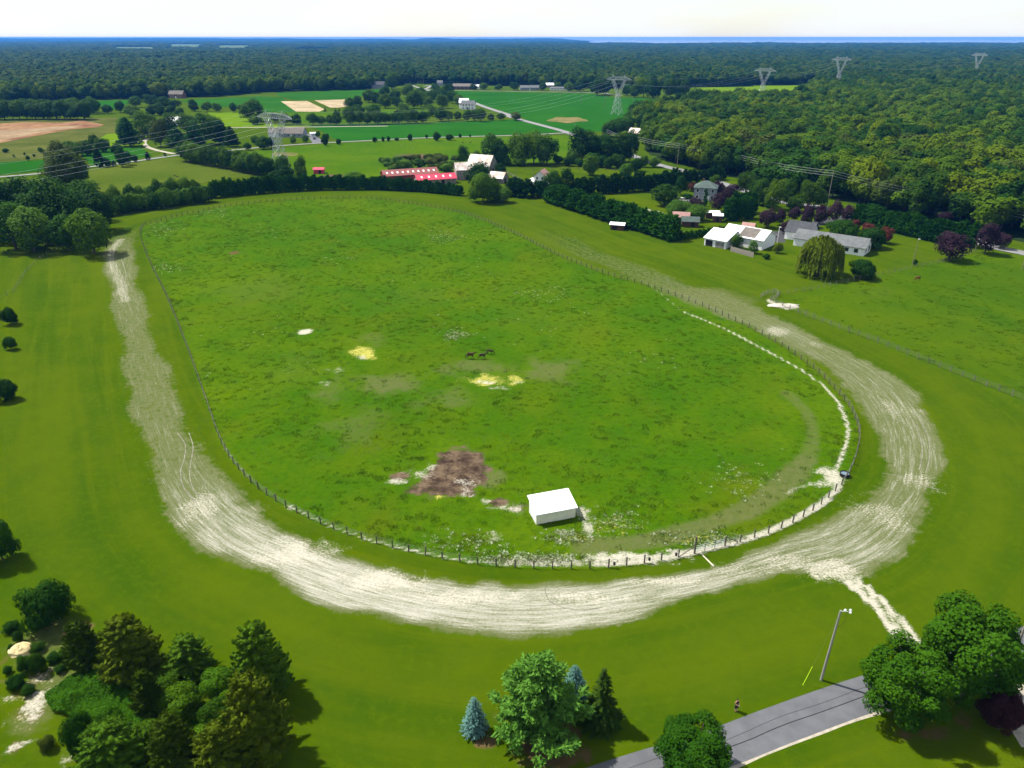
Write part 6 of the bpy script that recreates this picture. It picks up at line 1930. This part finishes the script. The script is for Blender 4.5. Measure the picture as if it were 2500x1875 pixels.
# ------------------------------------------------------------------ cars
def car(label, P, rz, m, pickup=False):
    o = empty('parked_car', P, rz); tag(o, label, 'car')
    prof = [(-2.2, .35), (2.2, .35), (2.25, .75), (1.2, .92), (-2.2, .95)]
    mb = MB()
    n = len(prof)
    mb.add([(x, -.88, z) for x, z in prof] + [(x, .88, z) for x, z in prof], [tuple(range(n)), tuple(reversed(range(n, 2 * n)))] + [((i + 1) % n, i, n + i, n + (i + 1) % n) for i in range(n)])
    mb.build('body', m, o)
    c = MB()
    x0, x1 = (-.4, 1.2) if pickup else (-2.0, 1.1)
    lo = [(x0, -.82, .93), (x1, -.82, .93), (x1, .82, .93), (x0, .82, .93)]
    hi = [(x0 + .25, -.66, 1.48), (x1 - .7, -.66, 1.48), (x1 - .7, .66, 1.48), (x0 + .25, .66, 1.48)]
    c.add(lo + hi, [(3, 2, 1, 0), (4, 5, 6, 7), (0, 1, 5, 4), (1, 2, 6, 5), (2, 3, 7, 6), (3, 0, 4, 7)])
    c.build('window', M_GLASS, o)
    MB().box(((x0 + x1) / 2 - .22, 0, 1.50), (x1 - x0 - .9, 1.36, .05)).build('roof', m, o)
    for sx in (-1.35, 1.4):
        for sy in (-.82, .82):
            w = MB().tube([(sx, sy - .1, .33), (sx, sy + .1, .33)], .33, 14).build('wheel', M_DARK, o)
    return o


M_CARD = plain('dark_car_paint', (.012, .013, .016), .3, .1, spec=.6)
M_CARW = plain('white_car_paint', (.62, .62, .62), .3, .05, spec=.6)
car('dark car parked beside the hip-roofed house', G('3', 1575, 1487), D(-10), M_CARD)
car('white car parked beside the hip-roofed house', G('3', 1628, 1492), D(-20), M_CARW)
car('dark pickup on the drive behind the transmission tower', G('2', 580, 968), D(-70), M_CARD, True)
house('white_trailer', 'small white trailer on the drive behind the transmission tower', G('2', 570, 942), D(20), 4, 2.4, 2.2, .5, M_WHITE, M_WROOF, 'trailer', doors=[('f', 0, 1.2, 1.8, M_STEEL)])
house('canopy', 'pale flat garden canopy beside the narrow brown shed', G('5', 228, 212), D(-8), 5, 3.4, 2.4, .25, M_BROWNB, M_WROOF, 'canopy')

# ------------------------------------------------------------------ small things in the paddock
P = G('F', 1824, 1028)
tr_ = empty('water_trough', P); tag(tr_, 'dark round water trough at the end of the sand path', 'trough')
tm = MB(); k = 20
ring_ = [(r_, z) for r_, z in ((.75, 0), (.8, .6), (.72, .6), (.68, .12))]
for r_, z in ring_: tm.v += [(r_ * math.cos(6.283 * i / k), r_ * math.sin(6.283 * i / k), z) for i in range(k)]
for q in range(3): tm.f += [(q * k + i, q * k + (i + 1) % k, (q + 1) * k + (i + 1) % k, (q + 1) * k + i) for i in range(k)]
tm.build('rim', M_DARK, tr_)
MB().prism([(.70 * math.cos(6.283 * i / k), .70 * math.sin(6.283 * i / k)) for i in range(k)], .1, .45).build('water', MATS['water'], tr_)
for x, y in ((345, 1062), (707, 1018), (912, 990)):
    Pb = G('A', x, y)
    Q = FL[int(np.argmin(np.linalg.norm(FL - np.array(Pb[:2]), axis=1)))]
    nrm_ = Vector((Q[0], Q[1], 0)) - Vector((Pb.x, Pb.y, 0))
    tag(MB().tube([(Q[0] + .02, Q[1] - .22, .55), (Q[0] + .02, Q[1] - .22, .92)], [.16, .19], 10).build('feed_bucket', M_DARK), 'black feed bucket hung on the ring fence near the gate', 'bucket', 'buckets on the ring fence')
# hummock of pale stone on the slope
r = np.random.RandomState(4)
bm_ = MB(); nn = 14
for j in range(7):
    ph = math.pi / 2 * j / 6
    for i in range(nn):
        th = 6.283 * i / nn
        q = 1 + .25 * r.rand()
        bm_.v.append((math.cos(th) * math.cos(ph) * 1.25 * q, math.sin(th) * math.cos(ph) * 1.0 * q, math.sin(ph) * .8 * (1 + .15 * r.rand()) if j else -.05))
for j in range(6): bm_.f += [(j * nn + i, j * nn + (i + 1) % nn, (j + 1) * nn + (i + 1) % nn, (j + 1) * nn + i) for i in range(nn)]
b_ = bm_.build('boulder', plain('tan_stone', (.50, .40, .20), .9, .3, 1.5, bump=.4)); b_.location = G('6', 152, 705)
tag(b_, 'pale tan boulder among the shrubs on the worn slope', 'boulder')
# hay wisps and spoil heaps in the garden
def heap(name, label, P, rx, ry, h, m):
    mb = MB(); nn = 18
    for j in range(6):
        ph = math.pi / 2 * j / 5
        for i in range(nn):
            th = 6.283 * i / nn; q = .8 + .4 * r.rand()
            mb.v.append((math.cos(th) * math.cos(ph) * rx * q, math.sin(th) * math.cos(ph) * ry * q, math.sin(ph) * h * (.8 + .3 * r.rand()) if j else -.03))
    for j in range(5): mb.f += [(j * nn + i, j * nn + (i + 1) % nn, (j + 1) * nn + (i + 1) % nn, (j + 1) * nn + i) for i in range(nn)]
    o = mb.build(name, m, None, True); o.location = P
    tag(o, label, 'heap')


heap('sand_heap', 'low white sand heap behind the board fence', G('5', 690, 772), 4.2, 1.7, .45, plain('white_sand', (.36, .335, .28), .95, .15, .8, bump=.3))

# ------------------------------------------------------------------ tussocks and weeds
def tuft(seed, n, R, h, mat, wd=.05):
    r = np.random.RandomState(seed)
    a = r.rand(n) * 6.283; q = R * np.sqrt(r.rand(n))
    base = np.stack([np.cos(a) * q, np.sin(a) * q, np.zeros(n)], axis=1)
    lean = np.stack([np.cos(a), np.sin(a), np.zeros(n)], axis=1) * (.9 + .9 * r.rand(n))[:, None] + rdir(r, n) * .3
    tan = lean + np.array([0, 0, 1.0])
    l = h * (.6 + .7 * r.rand(n))
    return leaf_mesh('tuft', base + tan * (l * .45)[:, None], np.cross(tan, rdir(r, n)), tan, l, wd * (.7 + .7 * r.rand(n)), mat)


TG = foliage('tuft_green', (0.024, 0.072, 0.0006), (0.056, 0.098, 0.001), .35, nscale=.08)
TY = foliage('tuft_yellow', (0.055, 0.095, 0.004), (0.12, 0.15, 0.012), .35, nscale=.2)
TWH = foliage('tuft_flower', (0.20, 0.26, 0.13), (0.46, 0.50, 0.36), .2, nscale=.3)
rs = np.random.RandomState(21)
bad = np.maximum.reduce([m_sand * 1.2, m_mud, m_hay * .5, m_dirt, m_soil])
cl = vnoise(PX / 6, PY / 6, 40) * .6 + vnoise(PX / 1.8, PY / 1.8, 41) * .5
w = np.where(inside, 1.0, np.where(paddock2, .55, 0)) * (bad < .12) * np.clip(cl - .2, 0, 1) * (1 - .7 * m_dry)
sel = rs.choice(len(PX), 11000, p=w / w.sum())
pts = np.stack([PX[sel] + rs.normal(size=len(sel)) * .5, PY[sel] + rs.normal(size=len(sel)) * .5, np.zeros(len(sel))], axis=1)
sz = (.40 + .55 * rs.rand(len(sel))) * (1 + .5 * (cl[sel] - .5))
scl = np.stack([sz * 1.2, sz * 1.2, sz], axis=1)
rot = np.zeros((len(sel), 3)); rot[:, 2] = rs.rand(len(sel)) * 6.28
scatter('pasture_tussocks', pts, rs.randint(0, 4, len(sel)), scl, rot, [tuft(1, 26, .38, .24, TG, .10), tuft(2, 22, .30, .30, TG, .09), tuft(3, 30, .45, .2, TG, .11), tuft(4, 18, .30, .24, TY, .09)], 'rough grass tussocks over the paddocks', 'tussock_source')
# pale flowering weeds in drifts
fl = []
for v_, x, y, rx, ry, n in (('F', 975, 512, 45, 14, 260), ('F', 350, 492, 45, 18, 260), ('F', 355, 578, 40, 12, 160), ('F', 985, 725, 28, 10, 170), ('F', 1170, 632, 60, 16, 120), ('F', 745, 560, 50, 12, 60), ('F', 470, 460, 50, 8, 160), ('F', 1400, 780, 90, 40, 60), ('F', 600, 500, 60, 14, 60), ('9', 1800, 960, 200, 60, 160), ('9', 1500, 1160, 500, 50, 420), ('9', 900, 1010, 300, 70, 140), ('A', 1200, 790, 330, 60, 240), ('A', 1500, 260, 330, 160, 140), ('A', 350, 640, 300, 90, 160), ('F', 900, 600, 300, 80, 90), ('F', 1250, 690, 200, 60, 70), ('F', 600, 760, 150, 80, 50)):
    for _ in range(n): fl.append(G(v_, x + rs.normal() * rx * .6, y + rs.normal() * ry * .6))
fl = np.array([tuple(p) for p in fl])
kd = in_poly(fl[:, 0], fl[:, 1], fence_loop)
fl = fl[kd]
sz = .3 + .4 * rs.rand(len(fl))
rot = np.zeros((len(fl), 3)); rot[:, 2] = rs.rand(len(fl)) * 6.28
scatter('flowering_weeds', fl, rs.randint(0, 2, len(fl)), np.stack([sz, sz, sz], axis=1), rot, [tuft(8, 16, .4, .35, TWH, .12), tuft(9, 16, .35, .3, TY, .12)], 'pale flowering weeds in drifts over the ring paddock', 'weed_source')
